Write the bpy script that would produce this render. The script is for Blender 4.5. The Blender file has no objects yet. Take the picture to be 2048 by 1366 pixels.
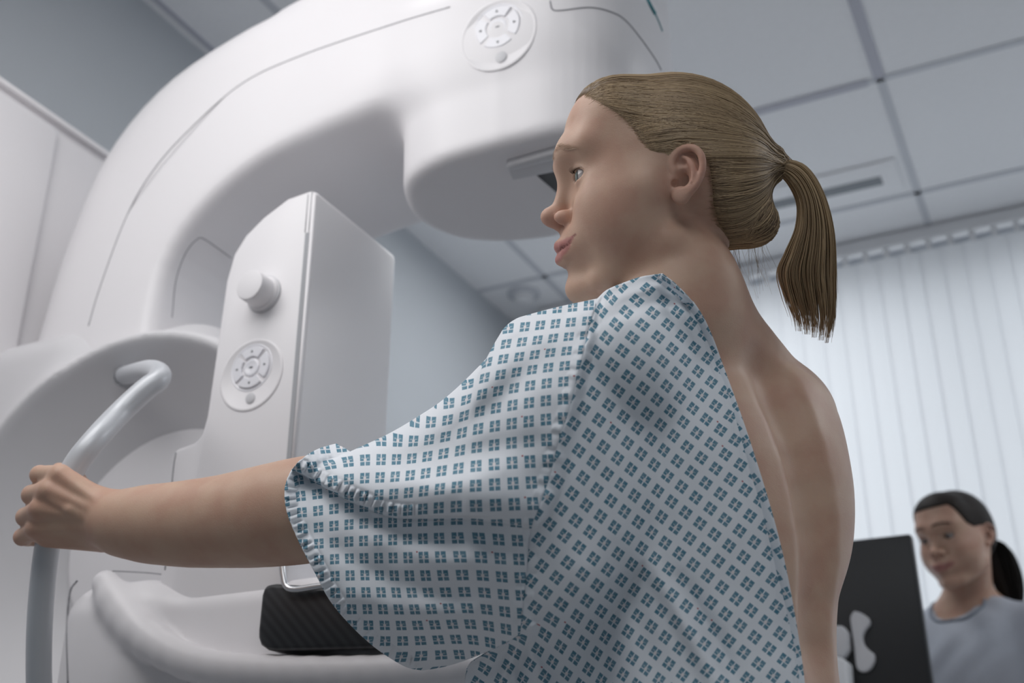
import bpy, bmesh, math, random
import numpy as np
from mathutils import Vector, Matrix

SC = bpy.context.scene
COL = SC.collection
rng = np.random.default_rng(7)
random.seed(7)

# ------------------------------------------------------------------ camera
F_PX, PITCH, YAW, ZO = 2335.0, math.radians(24.3), math.radians(26.2), 0.9
cam_d = bpy.data.cameras.new('camera')
cam_d.sensor_width = 36.0
cam_d.lens = F_PX / 2048.0 * 36.0
cam_d.clip_start = 0.05
cam_d.dof.use_dof = True
cam_d.dof.focus_distance = 1.10
cam_d.dof.aperture_fstop = 5.0
cam = bpy.data.objects.new('camera', cam_d)
COL.objects.link(cam)
cam.location = (0, 0, ZO)
cam.rotation_euler = (math.radians(90) + PITCH, 0, YAW)
SC.camera = cam

# ------------------------------------------------------------------ view, world, lights
SC.view_settings.view_transform = 'Standard'
SC.view_settings.look = 'None'
SC.view_settings.gamma = 1.0
SC.view_settings.use_curve_mapping = False
SC.view_settings.exposure = 0.0
try:
    SC.cycles.use_denoising = True
    SC.cycles.max_bounces = 8
    SC.cycles.diffuse_bounces = 5
    SC.cycles.sample_clamp_indirect = 4.0
except Exception:
    pass
w = bpy.data.worlds.new('daylight')
SC.world = w
w.use_nodes = True
w.node_tree.nodes['Background'].inputs[0].default_value = (0.90, 0.95, 1.0, 1)
w.node_tree.nodes['Background'].inputs[1].default_value = 1.75

def area_light(name, loc, target, sx, sy, power, color):
    d = bpy.data.lights.new(name, 'AREA')
    d.shape = 'RECTANGLE'; d.size = sx; d.size_y = sy; d.energy = power; d.color = color
    o = bpy.data.objects.new(name, d); COL.objects.link(o)
    o.location = loc
    o.rotation_euler = (Vector(target) - Vector(loc)).to_track_quat('-Z', 'Y').to_euler()
    return o
# unseen area lights: ceiling LED panel over the machine, key light, added fills
area_light('panel_light_machine', (-0.80, 0.95, 2.66), (-0.80, 0.95, 0), 0.6, 1.0, 3.0, (1.0, 0.98, 0.98))
area_light('key_light', (-1.00, 0.50, 2.15), (-0.70, 1.05, 1.58), 0.7, 0.7, 5.9, (1.0, 0.98, 0.975))  # unseen key light from the upper left, aimed at tower and patient
area_light('fill_light_room', (0.30, -0.60, 2.66), (0.30, -0.60, 0), 1.2, 1.2, 14, (0.97, 0.985, 1.0))  # unseen fill added to lift the gown and camera-facing surfaces
area_light('fill_light_far', (-0.95, 2.75, 2.66), (-0.95, 2.75, 0), 0.4, 0.6, 6, (0.98, 0.985, 1.0))  # unseen fill added to brighten the far wall, ceiling and blind
area_light('fill_light_window_side', (1.30, 2.50, 2.66), (1.30, 2.50, 0), 0.6, 1.2, 15, (0.98, 0.985, 1.0))  # unseen fill added off to the side for blind top and wall

# ------------------------------------------------------------------ pixel rays -> points (camera at the origin, z measured from it)
cy, sy_ = math.cos(YAW), math.sin(YAW)
cp, sp = math.cos(PITCH), math.sin(PITCH)
def ray(x, y):
    a = (np.asarray(x, float) - 1024) / F_PX
    b = (683 - np.asarray(y, float)) / F_PX
    up = sp + cp * b; fw = cp - sp * b
    return np.stack([a * cy - fw * sy_, a * sy_ + fw * cy, up], -1)
def P(x, y, d): return ray(x, y) * np.asarray(d, float)[..., None]
def PY(x, y, Y): r = ray(x, y); return r * (Y / r[..., 1])[..., None]
def PZ(x, y, Z): r = ray(x, y); return r * (Z / r[..., 2])[..., None]
def nrm(v): v = np.asarray(v, float); return v / np.linalg.norm(v)

# ------------------------------------------------------------------ object helpers
def tag(o, label=None, cat=None, group=None, kind=None):
    if label: o['label'] = label
    if cat: o['category'] = cat
    if group: o['group'] = group
    if kind: o['kind'] = kind
    return o
def empty(name, loc=(0, 0, 0)):
    o = bpy.data.objects.new(name, None); COL.objects.link(o); o.location = loc; o.empty_display_size = 0.1
    return o
def mk(name, v, f, mat, parent=None, smooth=True, zo=True):
    v = np.array(v, float).reshape(-1, 3)
    if zo: v = v + np.array([0, 0, ZO])
    me = bpy.data.meshes.new(name)
    me.from_pydata(v.tolist(), [], f.tolist() if hasattr(f, 'tolist') else f)
    me.update()
    if smooth: me.polygons.foreach_set('use_smooth', np.ones(len(me.polygons), bool))
    o = bpy.data.objects.new(name, me); COL.objects.link(o)
    for m in (mat if isinstance(mat, (list, tuple)) else [mat]):
        me.materials.append(m)
    if parent is not None:
        o.parent = parent
        o.matrix_parent_inverse = Matrix.Translation(-Vector(parent.location))
    return o
def struct(o): o['kind'] = 'structure'; return o
def recalc(o):
    bm = bmesh.new(); bm.from_mesh(o.data); bmesh.ops.recalc_face_normals(bm, faces=bm.faces); bm.to_mesh(o.data); bm.free()
def sharp(o, ang=35):
    o.data.set_sharp_from_angle(angle=math.radians(ang))
def boxv(a, b):
    x0, y0, z0 = a; x1, y1, z1 = b
    v = [(x0, y0, z0), (x1, y0, z0), (x1, y1, z0), (x0, y1, z0), (x0, y0, z1), (x1, y0, z1), (x1, y1, z1), (x0, y1, z1)]
    f = [(3, 2, 1, 0), (4, 5, 6, 7), (0, 1, 5, 4), (1, 2, 6, 5), (2, 3, 7, 6), (3, 0, 4, 7)]
    return v, f
def box(name, a, b, mat, parent=None, bev=0.0, seg=3):
    v, f = boxv(a, b)
    o = mk(name, v, f, mat, parent, smooth=bev > 0)
    if bev > 0:
        bm = bmesh.new(); bm.from_mesh(o.data)
        bmesh.ops.bevel(bm, geom=list(bm.edges), offset=bev, segments=seg, profile=0.5, affect='EDGES')
        bm.to_mesh(o.data); bm.free()
        o.data.polygons.foreach_set('use_smooth', np.ones(len(o.data.polygons), bool)); sharp(o, 40)
    return o
def prism(name, poly, axis, a, b, mat, parent=None, bev=0.0, seg=3):
    """polygon (list of 2D points) extruded along axis 'x','y' or 'z' between a and b"""
    def put(p, t):
        return {'x': (t, p[0], p[1]), 'y': (p[0], t, p[1]), 'z': (p[0], p[1], t)}[axis]
    n = len(poly)
    v = [put(p, a) for p in poly] + [put(p, b) for p in poly]
    f = [tuple(range(n)), tuple(range(2 * n - 1, n - 1, -1))] + [(i, i + n, (i + 1) % n + n, (i + 1) % n) for i in range(n)]
    o = mk(name, v, f, mat, parent, smooth=True); recalc(o)
    if bev > 0:
        bm = bmesh.new(); bm.from_mesh(o.data)
        ed = [e for e in bm.edges if len(e.link_faces) == 2 and e.calc_face_angle() > 0.6]
        bmesh.ops.bevel(bm, geom=ed, offset=bev, segments=seg, profile=0.5, affect='EDGES')
        bm.to_mesh(o.data); bm.free()
        o.data.polygons.foreach_set('use_smooth', np.ones(len(o.data.polygons), bool))
    sharp(o, 40)
    return o
def catmull(pts, n):
    pts = np.asarray(pts, float)
    q = np.vstack([2 * pts[0] - pts[1], pts, 2 * pts[-1] - pts[-2]])
    seglen = np.maximum(np.linalg.norm(np.diff(pts, axis=0), axis=1), 1e-9)
    cum = np.concatenate([[0], np.cumsum(seglen)]); t = np.linspace(0, cum[-1], n)
    i = np.clip(np.searchsorted(cum, t, side='right') - 1, 0, len(pts) - 2)
    u = ((t - cum[i]) / seglen[i])[:, None]
    p0, p1, p2, p3 = q[i], q[i + 1], q[i + 2], q[i + 3]
    return 0.5 * (2 * p1 + (p2 - p0) * u + (2 * p0 - 5 * p1 + 4 * p2 - p3) * u ** 2 + (3 * p1 - p0 - 3 * p2 + p3) * u ** 3)
def tube_arrays(path, rad, sides=12, flat=1.0):
    path = np.asarray(path, float); n = len(path)
    rad = np.broadcast_to(np.asarray(rad, float), (n,))
    t = np.gradient(path, axis=0); t /= np.maximum(np.linalg.norm(t, axis=1, keepdims=True), 1e-12)
    up = np.array([0.3, 0.2, 0.93])
    if abs(t[0] @ up) > 0.9: up = np.array([1.0, 0, 0])
    nn = np.zeros_like(path); a = np.cross(t[0], up); nn[0] = a / np.linalg.norm(a)
    for i in range(1, n):
        a = nn[i - 1] - t[i] * (nn[i - 1] @ t[i]); nn[i] = a / max(np.linalg.norm(a), 1e-12)
    bb = np.cross(t, nn)
    an = np.linspace(0, 2 * np.pi, sides, endpoint=False)
    v = path[:, None, :] + rad[:, None, None] * (np.cos(an)[None, :, None] * nn[:, None, :] + flat * np.sin(an)[None, :, None] * bb[:, None, :])
    v = v.reshape(-1, 3)
    i, j = np.meshgrid(np.arange(n - 1), np.arange(sides), indexing='ij')
    f = np.stack([i * sides + j, i * sides + (j + 1) % sides, (i + 1) * sides + (j + 1) % sides, (i + 1) * sides + j], -1).reshape(-1, 4)
    faces = f.tolist() + [tuple(range(sides - 1, -1, -1)), tuple(range((n - 1) * sides, n * sides))]
    return v, faces
def tube(name, path, rad, mat, parent=None, sides=12, flat=1.0):
    v, f = tube_arrays(path, rad, sides, flat)
    return mk(name, v, f, mat, parent)
def lathe_y(name, c, prof, mat, parent=None, n=48):
    """profile [(radius, y)], turned about the y axis through c"""
    an = np.linspace(0, 2 * np.pi, n, endpoint=False)
    v = [(c[0] + r * math.cos(a), y, c[1] + r * math.sin(a)) for r, y in prof for a in an]
    m = len(prof)
    f = [(i * n + j, i * n + (j + 1) % n, (i + 1) * n + (j + 1) % n, (i + 1) * n + j) for i in range(m - 1) for j in range(n)]
    f += [tuple(range(n)), tuple(range((m - 1) * n, m * n))]
    o = mk(name, v, f, mat, parent); recalc(o); sharp(o, 50)
    return o

# ------------------------------------------------------------------ materials
def mat(name, col, rough=0.5, spec=0.5, metal=0.0, sss=0.0, coat=0.0):
    m = bpy.data.materials.new(name); m.use_nodes = True
    b = m.node_tree.nodes['Principled BSDF']
    b.inputs['Base Color'].default_value = (*col, 1)
    b.inputs['Roughness'].default_value = rough
    b.inputs['Specular IOR Level'].default_value = spec
    b.inputs['Metallic'].default_value = metal
    if sss: 
        b.inputs['Subsurface Weight'].default_value = sss
        b.inputs['Subsurface Radius'].default_value = (0.012, 0.004, 0.002)
        b.inputs['Subsurface Scale'].default_value = 1.0
    if coat: b.inputs['Coat Weight'].default_value = coat
    return m
def nt(m): return m.node_tree.nodes, m.node_tree.links, m.node_tree.nodes['Principled BSDF']
def add_noise(m, scale, amt, bump=0.0, col2=None):
    n, l, b = nt(m)
    tc = n.new('ShaderNodeTexCoord'); no = n.new('ShaderNodeTexNoise'); no.inputs['Scale'].default_value = scale
    no.inputs['Detail'].default_value = 4
    l.new(tc.outputs['Object'], no.inputs['Vector'])
    c = b.inputs['Base Color'].default_value[:3]
    mx = n.new('ShaderNodeMix'); mx.data_type = 'RGBA'
    mx.inputs[6].default_value = (*c, 1)
    mx.inputs[7].default_value = (*(col2 or tuple(x * (1 - amt) for x in c)), 1)
    l.new(no.outputs['Fac'], mx.inputs[0]); l.new(mx.outputs[2], b.inputs['Base Color'])
    if bump:
        bu = n.new('ShaderNodeBump'); bu.inputs['Strength'].default_value = bump; bu.inputs['Distance'].default_value = 0.002
        l.new(no.outputs['Fac'], bu.inputs['Height']); l.new(bu.outputs[0], b.inputs['Normal'])
    return m
M = {}
M['plastic'] = add_noise(mat('white_enamel_plastic', (0.80, 0.785, 0.80), 0.38, 0.4), 3.0, 0.02)
M['hub'] = mat('pale_grey_hub_plastic', (0.66, 0.655, 0.67), 0.42, 0.4)
M['plastic_grey'] = mat('light_grey_plastic', (0.60, 0.60, 0.62), 0.42, 0.4)
M['seam'] = mat('panel_seam', (0.30, 0.30, 0.32), 0.6)
M['slot'] = mat('dark_slot', (0.36, 0.37, 0.39), 0.6)
M['handle'] = mat('silver_grey_handle', (0.56, 0.58, 0.61), 0.36, 0.5, 0.15)
M['black'] = mat('black_plastic', (0.012, 0.013, 0.015), 0.42)
M['carbon'] = mat('carbon_fibre', (0.010, 0.011, 0.013), 0.4)
M['glass_black'] = mat('dark_window', (0.012, 0.012, 0.014), 0.12)
M['metal'] = mat('brushed_metal', (0.62, 0.63, 0.65), 0.3, 0.5, 0.9)
M['button'] = mat('pale_button', (0.80, 0.80, 0.84), 0.22, 0.6)
M['glyph'] = mat('grey_symbol_ink', (0.10, 0.11, 0.12), 0.6)
M['teal'] = mat('teal_letter_ink', (0.03, 0.22, 0.26), 0.5)
M['wall'] = add_noise(mat('pale_grey_wall_paint', (0.52, 0.55, 0.58), 0.75, 0.3), 6, 0.03)
M['ceiling'] = add_noise(mat('white_ceiling_tile', (0.88, 0.89, 0.91), 0.85, 0.2), 60, 0.05)
M['tgrid'] = mat('ceiling_grid_bar', (0.58, 0.60, 0.64), 0.6)
M['tgap'] = mat('ceiling_gap', (0.50, 0.51, 0.57), 0.8)
M['floor'] = add_noise(mat('grey_vinyl_floor', (0.36, 0.37, 0.38), 0.45), 40, 0.12)
M['vent'] = mat('grey_vent_slot', (0.25, 0.27, 0.29), 0.7)
M['white_paint'] = mat('white_trim_paint', (0.74, 0.75, 0.77), 0.5)
# carbon weave on the breast support
n, l, b = nt(M['carbon'])
tc = n.new('ShaderNodeTexCoord'); wv = n.new('ShaderNodeTexWave'); wv.inputs['Scale'].default_value = 45; wv.bands_direction = 'DIAGONAL'
l.new(tc.outputs['Object'], wv.inputs['Vector'])
rp = n.new('ShaderNodeValToRGB'); rp.color_ramp.elements[0].color = (0.008, 0.009, 0.011, 1); rp.color_ramp.elements[1].color = (0.022, 0.023, 0.026, 1)
l.new(wv.outputs['Fac'], rp.inputs[0]); l.new(rp.outputs[0], b.inputs['Base Color'])
# translucent blind fabric
def blind_mat():
    m = bpy.data.materials.new('translucent_blind_fabric'); m.use_nodes = True
    n, l = m.node_tree.nodes, m.node_tree.links
    n.remove(n['Principled BSDF'])
    d = n.new('ShaderNodeBsdfDiffuse'); d.inputs[0].default_value = (0.86, 0.87, 0.89, 1)
    t = n.new('ShaderNodeBsdfTranslucent'); t.inputs[0].default_value = (0.70, 0.72, 0.74, 1)
    mx = n.new('ShaderNodeMixShader'); mx.inputs[0].default_value = 0.5
    l.new(d.outputs[0], mx.inputs[1]); l.new(t.outputs[0], mx.inputs[2]); l.new(mx.outputs[0], n['Material Output'].inputs[0])
    return m
M['blind'] = blind_mat()
def vcol_mat(name, rough, spec, sss=0.0, attr='col', bump=None):
    m = mat(name, (0.5, 0.4, 0.35), rough, spec, 0, sss)
    n, l, b = nt(m)
    a = n.new('ShaderNodeAttribute'); a.attribute_name = attr
    l.new(a.outputs['Color'], b.inputs['Base Color'])
    if bump:
        tc = n.new('ShaderNodeTexCoord'); no = n.new('ShaderNodeTexNoise'); no.inputs['Scale'].default_value = bump[0]; no.inputs['Detail'].default_value = 3
        l.new(tc.outputs['Object'], no.inputs['Vector'])
        bu = n.new('ShaderNodeBump'); bu.inputs['Strength'].default_value = bump[1]; bu.inputs['Distance'].default_value = 0.0006
        l.new(no.outputs['Fac'], bu.inputs['Height']); l.new(bu.outputs[0], b.inputs['Normal'])
    return m
M['skin'] = vcol_mat('skin', 0.48, 0.35, 0.12, bump=(700, 0.25))
n, l, b = nt(M['skin'])
_tc = n.new('ShaderNodeTexCoord'); _no = n.new('ShaderNodeTexNoise'); _no.inputs['Scale'].default_value = 26; _no.inputs['Detail'].default_value = 5
l.new(_tc.outputs['Object'], _no.inputs['Vector'])
_rp = n.new('ShaderNodeValToRGB'); _rp.color_ramp.elements[0].position = .38; _rp.color_ramp.elements[0].color = (.94, .86, .84, 1); _rp.color_ramp.elements[1].position = .62; _rp.color_ramp.elements[1].color = (1.03, 1.04, 1.02, 1)
l.new(_no.outputs['Fac'], _rp.inputs[0])
_mx = n.new('ShaderNodeMix'); _mx.data_type = 'RGBA'; _mx.blend_type = 'MULTIPLY'; _mx.inputs[0].default_value = 1
_src = b.inputs['Base Color'].links[0].from_socket
l.new(_src, _mx.inputs[6]); l.new(_rp.outputs[0], _mx.inputs[7]); l.new(_mx.outputs[2], b.inputs['Base Color'])
M['hair'] = vcol_mat('hair_strands', 0.5, 0.35)
M['eye'] = vcol_mat('eyeball', 0.08, 0.6)
def setcol(o, c):
    a = o.data.color_attributes.new('col', 'FLOAT_COLOR', 'POINT')
    c = np.asarray(c, float)
    if c.ndim == 1: c = np.tile(c, (len(o.data.vertices), 1))
    a.data.foreach_set('color', np.hstack([c, np.ones((len(c), 1))]).astype(np.float32).ravel())

# ------------------------------------------------------------------ signed-distance sculpting (numpy) -> one continuous mesh
def smin(a, b, k):
    if k <= 0: return np.minimum(a, b)
    h = np.maximum(k - np.abs(a - b), 0) / k
    return np.minimum(a, b) - h * h * k * 0.25
def smax(a, b, k): return -smin(-a, -b, k)
def cone(a, b, ra, rb):
    a = np.asarray(a, float); b = np.asarray(b, float); ab = b - a; L2 = max(ab @ ab, 1e-12)
    def f(p):
        q = p - a; t = np.clip(q @ ab / L2, 0, 1)
        return np.linalg.norm(q - t[:, None] * ab, axis=1) - (ra + (rb - ra) * t)
    return f
def ball(c, r): return cone(c, np.asarray(c, float) + 1e-6, r, r)
def ell(c, r, R=None):
    c = np.asarray(c, float); r = np.asarray(r, float)
    def f(p):
        q = p - c
        if R is not None: q = q @ R          # columns of R: axes of the ellipsoid
        k0 = np.linalg.norm(q / r, axis=1); k1 = np.linalg.norm(q / (r * r), axis=1)
        return np.where(k1 > 1e-9, k0 * (k0 - 1) / np.maximum(k1, 1e-9), -r.min())
    return f
def rbox(c, h, r):
    c = np.asarray(c, float); h = np.asarray(h, float) - r
    def f(p):
        q = np.abs(p - c) - h
        return np.linalg.norm(np.maximum(q, 0), axis=1) + np.minimum(q.max(1), 0) - r
    return f
def poly2(pts):
    pts = np.asarray(pts, float)
    def f(x, y):
        d = np.full(x.shape, 1e9); s = np.ones(x.shape)
        n = len(pts)
        for i in range(n):
            a = pts[i]; b = pts[i - 1]; e = b - a
            wx, wy = x - a[0], y - a[1]
            t = np.clip((wx * e[0] + wy * e[1]) / max(e @ e, 1e-12), 0, 1)
            d = np.minimum(d, (wx - e[0] * t) ** 2 + (wy - e[1] * t) ** 2)
            c1 = y >= a[1]; c2 = y < b[1]; c3 = e[0] * wy > e[1] * wx
            fl = (c1 & c2 & c3) | (~c1 & ~c2 & ~c3)
            s = np.where(fl, -s, s)
        return s * np.sqrt(d)
    return f
def ev(prims, p, cull=None):
    d = np.full(len(p), 1.0); km = max(q_[2] for q_ in prims)
    for fn, op, k in prims:
        if cull is not None:
            c, R = cull
            if fn(c[None])[0] > R + 2.2 * km + 0.02: continue
        q = fn(p)
        if op == 'u': d = smin(d, q, k)
        elif op == 's': d = smax(d, -q, k)
        else: d = smax(d, q, k)
    return d
def ev_chunks(prims, pts, size=6000):
    out = np.empty(len(pts))
    for s in range(0, len(pts), size):
        q = pts[s:s + size]; c = (q.min(0) + q.max(0)) / 2; R = np.linalg.norm(q - c, axis=1).max()
        out[s:s + size] = ev(prims, q, (c, R))
    return out
def morton(ix):
    r = np.zeros(len(ix), np.int64)
    for bit in range(10):
        for a in range(3): r |= ((ix[:, a] >> bit) & 1) << (3 * bit + a)
    return r
def surface(prims, lo, hi, h, project=2):
    lo = np.asarray(lo, float); hi = np.asarray(hi, float); B = 8
    nb = np.ceil((hi - lo) / (h * B)).astype(int)
    I = np.stack(np.meshgrid(*[np.arange(n) for n in nb], indexing='ij'), -1).reshape(-1, 3)
    I = I[np.argsort(morton(I), kind='stable')]
    ctr = lo + (I + 0.5) * h * B
    d = ev_chunks(prims, ctr, 512)
    I = I[np.abs(d) < h * B * 0.87 * 1.5 + 0.004]
    g = np.stack(np.meshgrid(*[np.arange(B + 1)] * 3, indexing='ij'), -1).reshape(-1, 3)
    D = np.empty((len(I), B + 1, B + 1, B + 1), np.float32)
    step = 8
    for s in range(0, len(I), step):
        q = ((I[s:s + step, None, :] * B + g[None]) * h + lo).reshape(-1, 3)
        c = (q.min(0) + q.max(0)) / 2; R = np.linalg.norm(q.max(0) - c)
        D[s:s + step] = ev(prims, q, (c, R)).reshape(-1, B + 1, B + 1, B + 1)
    N = nb * B + 2
    def lin(ix): return (ix[..., 0] * N[1] + ix[..., 1]) * N[2] + ix[..., 2]
    ins = D < 0
    corners = [(a, b2, c2) for a in (0, 1) for b2 in (0, 1) for c2 in (0, 1)]
    cnt = sum(ins[:, a:a + B, b2:b2 + B, c2:c2 + B].astype(np.int8) for a, b2, c2 in corners)
    blk, ci, cj, ck = np.nonzero((cnt > 0) & (cnt < 8))
    cell = I[blk] * B + np.stack([ci, cj, ck], -1)
    val = {cc: D[blk, ci + cc[0], cj + cc[1], ck + cc[2]].astype(float) for cc in corners}
    acc = np.zeros((len(cell), 3)); num = np.zeros(len(cell))
    for ax in range(3):
        for c0 in corners:
            if c0[ax]: continue
            c1 = list(c0); c1[ax] = 1; c1 = tuple(c1)
            a, b2 = val[c0], val[c1]; m = (a < 0) != (b2 < 0)
            t = np.where(m, a / np.where(m, a - b2, 1), 0)
            pnt = np.tile(np.array(c0, float), (len(cell), 1)); pnt[:, ax] += t
            acc += np.where(m[:, None], pnt, 0); num += m
    V = lo + (cell + acc / num[:, None]) * h
    ids = lin(cell); order = np.argsort(ids); sid = ids[order]
    def find(ix):
        k = lin(ix); j = np.searchsorted(sid, k); j = np.clip(j, 0, len(sid) - 1)
        return np.where(sid[j] == k, order[j], -1)
    quads = []
    for ax in range(3):
        sl0 = [slice(0, B + 1)] * 3; sl1 = [slice(0, B + 1)] * 3
        sl0[ax] = slice(0, B); sl1[ax] = slice(1, B + 1)
        A = ins[(slice(None), *sl0)]; C = ins[(slice(None), *sl1)]
        bk, i, j, k = np.nonzero(A != C)
        e = I[bk] * B + np.stack([i, j, k], -1); sgn = A[bk, i, j, k]
        _, u = np.unique(lin(e), return_index=True); e = e[u]; sgn = sgn[u]
        a1, a2 = (ax + 1) % 3, (ax + 2) % 3
        o1 = np.zeros(3, int); o1[a1] = 1; o2 = np.zeros(3, int); o2[a2] = 1
        q = np.stack([find(e - o1 - o2), find(e - o2), find(e), find(e - o1)], -1)
        ok = (q >= 0).all(1); q = q[ok]; sgn = sgn[ok]
        q[~sgn] = q[~sgn][:, ::-1]
        quads.append(q)
    Fq = np.vstack(quads)
    o = np.argsort(morton((cell >> 3))); inv = np.empty_like(o); inv[o] = np.arange(len(o))
    V = V[o]; Fq = inv[Fq]
    for _ in range(project):
        e = h * 0.35; G = np.zeros_like(V); d0 = ev_chunks(prims, V)
        for a in range(3):
            q = V.copy(); q[:, a] += e; G[:, a] = (ev_chunks(prims, q) - d0) / e
        g2 = np.maximum((G * G).sum(1), 0.2)
        mv = np.clip(d0 / g2, -h, h)
        V = V - G * mv[:, None]
    return V, Fq
def relax(V, Fq, it=1, lam=0.5):
    E = np.vstack([Fq[:, [0, 1]], Fq[:, [1, 2]], Fq[:, [2, 3]], Fq[:, [3, 0]]])
    for _ in range(it):
        s = np.zeros_like(V); c = np.zeros(len(V))
        for a, b2 in ((0, 1), (1, 0)):
            for k in range(3): s[:, k] += np.bincount(E[:, a], V[E[:, b2], k], len(V))
            c += np.bincount(E[:, a], minlength=len(V))
        V = V + lam * (s / np.maximum(c, 1)[:, None] - V)
    return V
def sdf_obj(name, prims, lo, hi, h, material, parent=None, project=2, it=0):
    V, Fq = surface(prims, lo, hi, h, project)
    if it: V = relax(V, Fq, it)
    o = mk(name, V, Fq, material, parent)
    return o, V

# ================================================================== THE ROOM (z measured from the camera, floor at -0.9)
FZ, CZ = -ZO, 1.80
XL, XR, YN, YF = -1.68, 2.3, -2.3, 3.45
struct(box('floor', (XL - .1, YN - .1, FZ - .1), (XR + .1, YF + .2, FZ), M['floor']))
struct(box('ceiling', (XL - .1, YN - .1, CZ), (XR + .1, YF + .2, CZ + .1), M['ceiling']))
struct(box('wall_left', (XL - .1, YN - .1, FZ), (XL, YF + .2, CZ), M['wall']))
struct(box('wall_right', (XR, YN - .1, FZ), (XR + .1, YF + .2, CZ), M['wall']))
struct(box('wall_near', (XL, YN - .1, FZ), (XR, YN, CZ), M['wall']))
# far wall with its window opening
WX0, WX1, WZ0, WZ1 = -1.35, 2.1, -0.05, 1.66
wv, wf = [], []
for a, b in [((XL, YF, FZ), (XR, YF + .2, WZ0)), ((XL, YF, WZ1), (XR, YF + .2, CZ)), ((XL, YF, WZ0), (WX0, YF + .2, WZ1)), ((WX1, YF, WZ0), (XR, YF + .2, WZ1))]:
    v, f = boxv(a, b); wf += [tuple(i + len(wv) for i in q) for q in f]; wv += v
struct(mk('wall_far', wv, wf, M['wall'], smooth=False))
wv, wf = [], []
for a, b in [((WX0, YF + .06, WZ0), (WX1, YF + .12, WZ0 + .05)), ((WX0, YF + .06, WZ1 - .05), (WX1, YF + .12, WZ1)), ((WX0, YF + .06, WZ0), (WX0 + .05, YF + .12, WZ1)), ((WX1 - .05, YF + .06, WZ0), (WX1, YF + .12, WZ1)), ((-.2, YF + .06, WZ0), (-.15, YF + .12, WZ1)), ((.95, YF + .06, WZ0), (1.0, YF + .12, WZ1))]:
    v, f = boxv(a, b); wf += [tuple(i + len(wv) for i in q) for q in f]; wv += v
struct(mk('window_1', wv, wf, M['white_paint'], smooth=False))
struct(box('trim_1', (XL, YF - .012, CZ - .035), (XR, YF, CZ), M['tgrid']))
# ceiling grid bars 0.6 m apart, and the open joint round one tile
gv, gf = [], []
gx = -0.23 + 0.6 * np.arange(-2, 5); gy = 2.55 + 0.6 * np.arange(-8, 2)
for x in gx:
    v, f = boxv((x - .010, YN, CZ - .003), (x + .010, YF, CZ + .001)); gf += [tuple(i + len(gv) for i in q) for q in f]; gv += v
for y in gy:
    v, f = boxv((XL, y - .010, CZ - .003), (XR, y + .010, CZ + .001)); gf += [tuple(i + len(gv) for i in q) for q in f]; gv += v
struct(mk('trim_2', gv, gf, M['tgrid'], smooth=False))
gv, gf = [], []
for a, b in [((-.243, 1.60, CZ - .0045), (-.217, 2.545, CZ)), ((-.815, 2.537, CZ - .0045), (-.26, 2.563, CZ)), ((-1.657, 0.8, CZ - .0045), (-1.645, 1.75, CZ))]:
    v, f = boxv(a, b); gf += [tuple(i + len(gv) for i in q) for q in f]; gv += v
struct(mk('trim_3', gv, gf, M['tgap'], smooth=False))
# added window frame on the left wall beside the camera: unseen, gives no daylight
wv, wf = [], []
for a, b in [((XL, -1.4, -.05), (XL + .03, .35, 0)), ((XL, -1.4, 1.7), (XL + .03, .35, 1.75)), ((XL, -1.45, -.05), (XL + .03, -1.4, 1.75)), ((XL, .35, -.05), (XL + .03, .40, 1.75))]:
    v, f = boxv(a, b); wf += [tuple(i + len(wv) for i in q) for q in f]; wv += v
struct(mk('added_window_frame', wv, wf, M['white_paint'], smooth=False))

# air slot in the ceiling
t = empty('air_vent', (-0.55, 3.03, CZ + ZO))
tag(t, 'pale ceiling air vent with one long grey slot above the blinds', 'vent')
box('vent_plate', (-.86, 2.93, CZ - .008), (-.26, 3.10, CZ), M['ceiling'], t, .002)
box('slot', (-.82, 3.00, CZ - .010), (-.31, 3.045, CZ - .004), M['vent'], t)
# round ceiling detector
t = empty('ceiling_detector', (-1.545, 3.23, CZ + ZO))
tag(t, 'small round white detector on the ceiling beyond the machine', 'detector')
def disc_z(name, c, prof, m, parent, n=40):
    an = np.linspace(0, 2 * np.pi, n, endpoint=False)
    v = [(c[0] + r * math.cos(a), c[1] + r * math.sin(a), z) for r, z in prof for a in an]
    k = len(prof)
    f = [(i * n + j, i * n + (j + 1) % n, (i + 1) * n + (j + 1) % n, (i + 1) * n + j) for i in range(k - 1) for j in range(n)] + [tuple(range(n)), tuple(range((k - 1) * n, k * n))]
    o = mk(name, v, f, m, parent); recalc(o); sharp(o, 50); return o
disc_z('rim', (-1.545, 3.23), [(.055, CZ), (.055, CZ - .01), (.048, CZ - .014)], M['tgrid'], t)
disc_z('dome', (-1.545, 3.23), [(.036, CZ - .012), (.033, CZ - .03), (.02, CZ - .036)], M['white_paint'], t)

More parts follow.
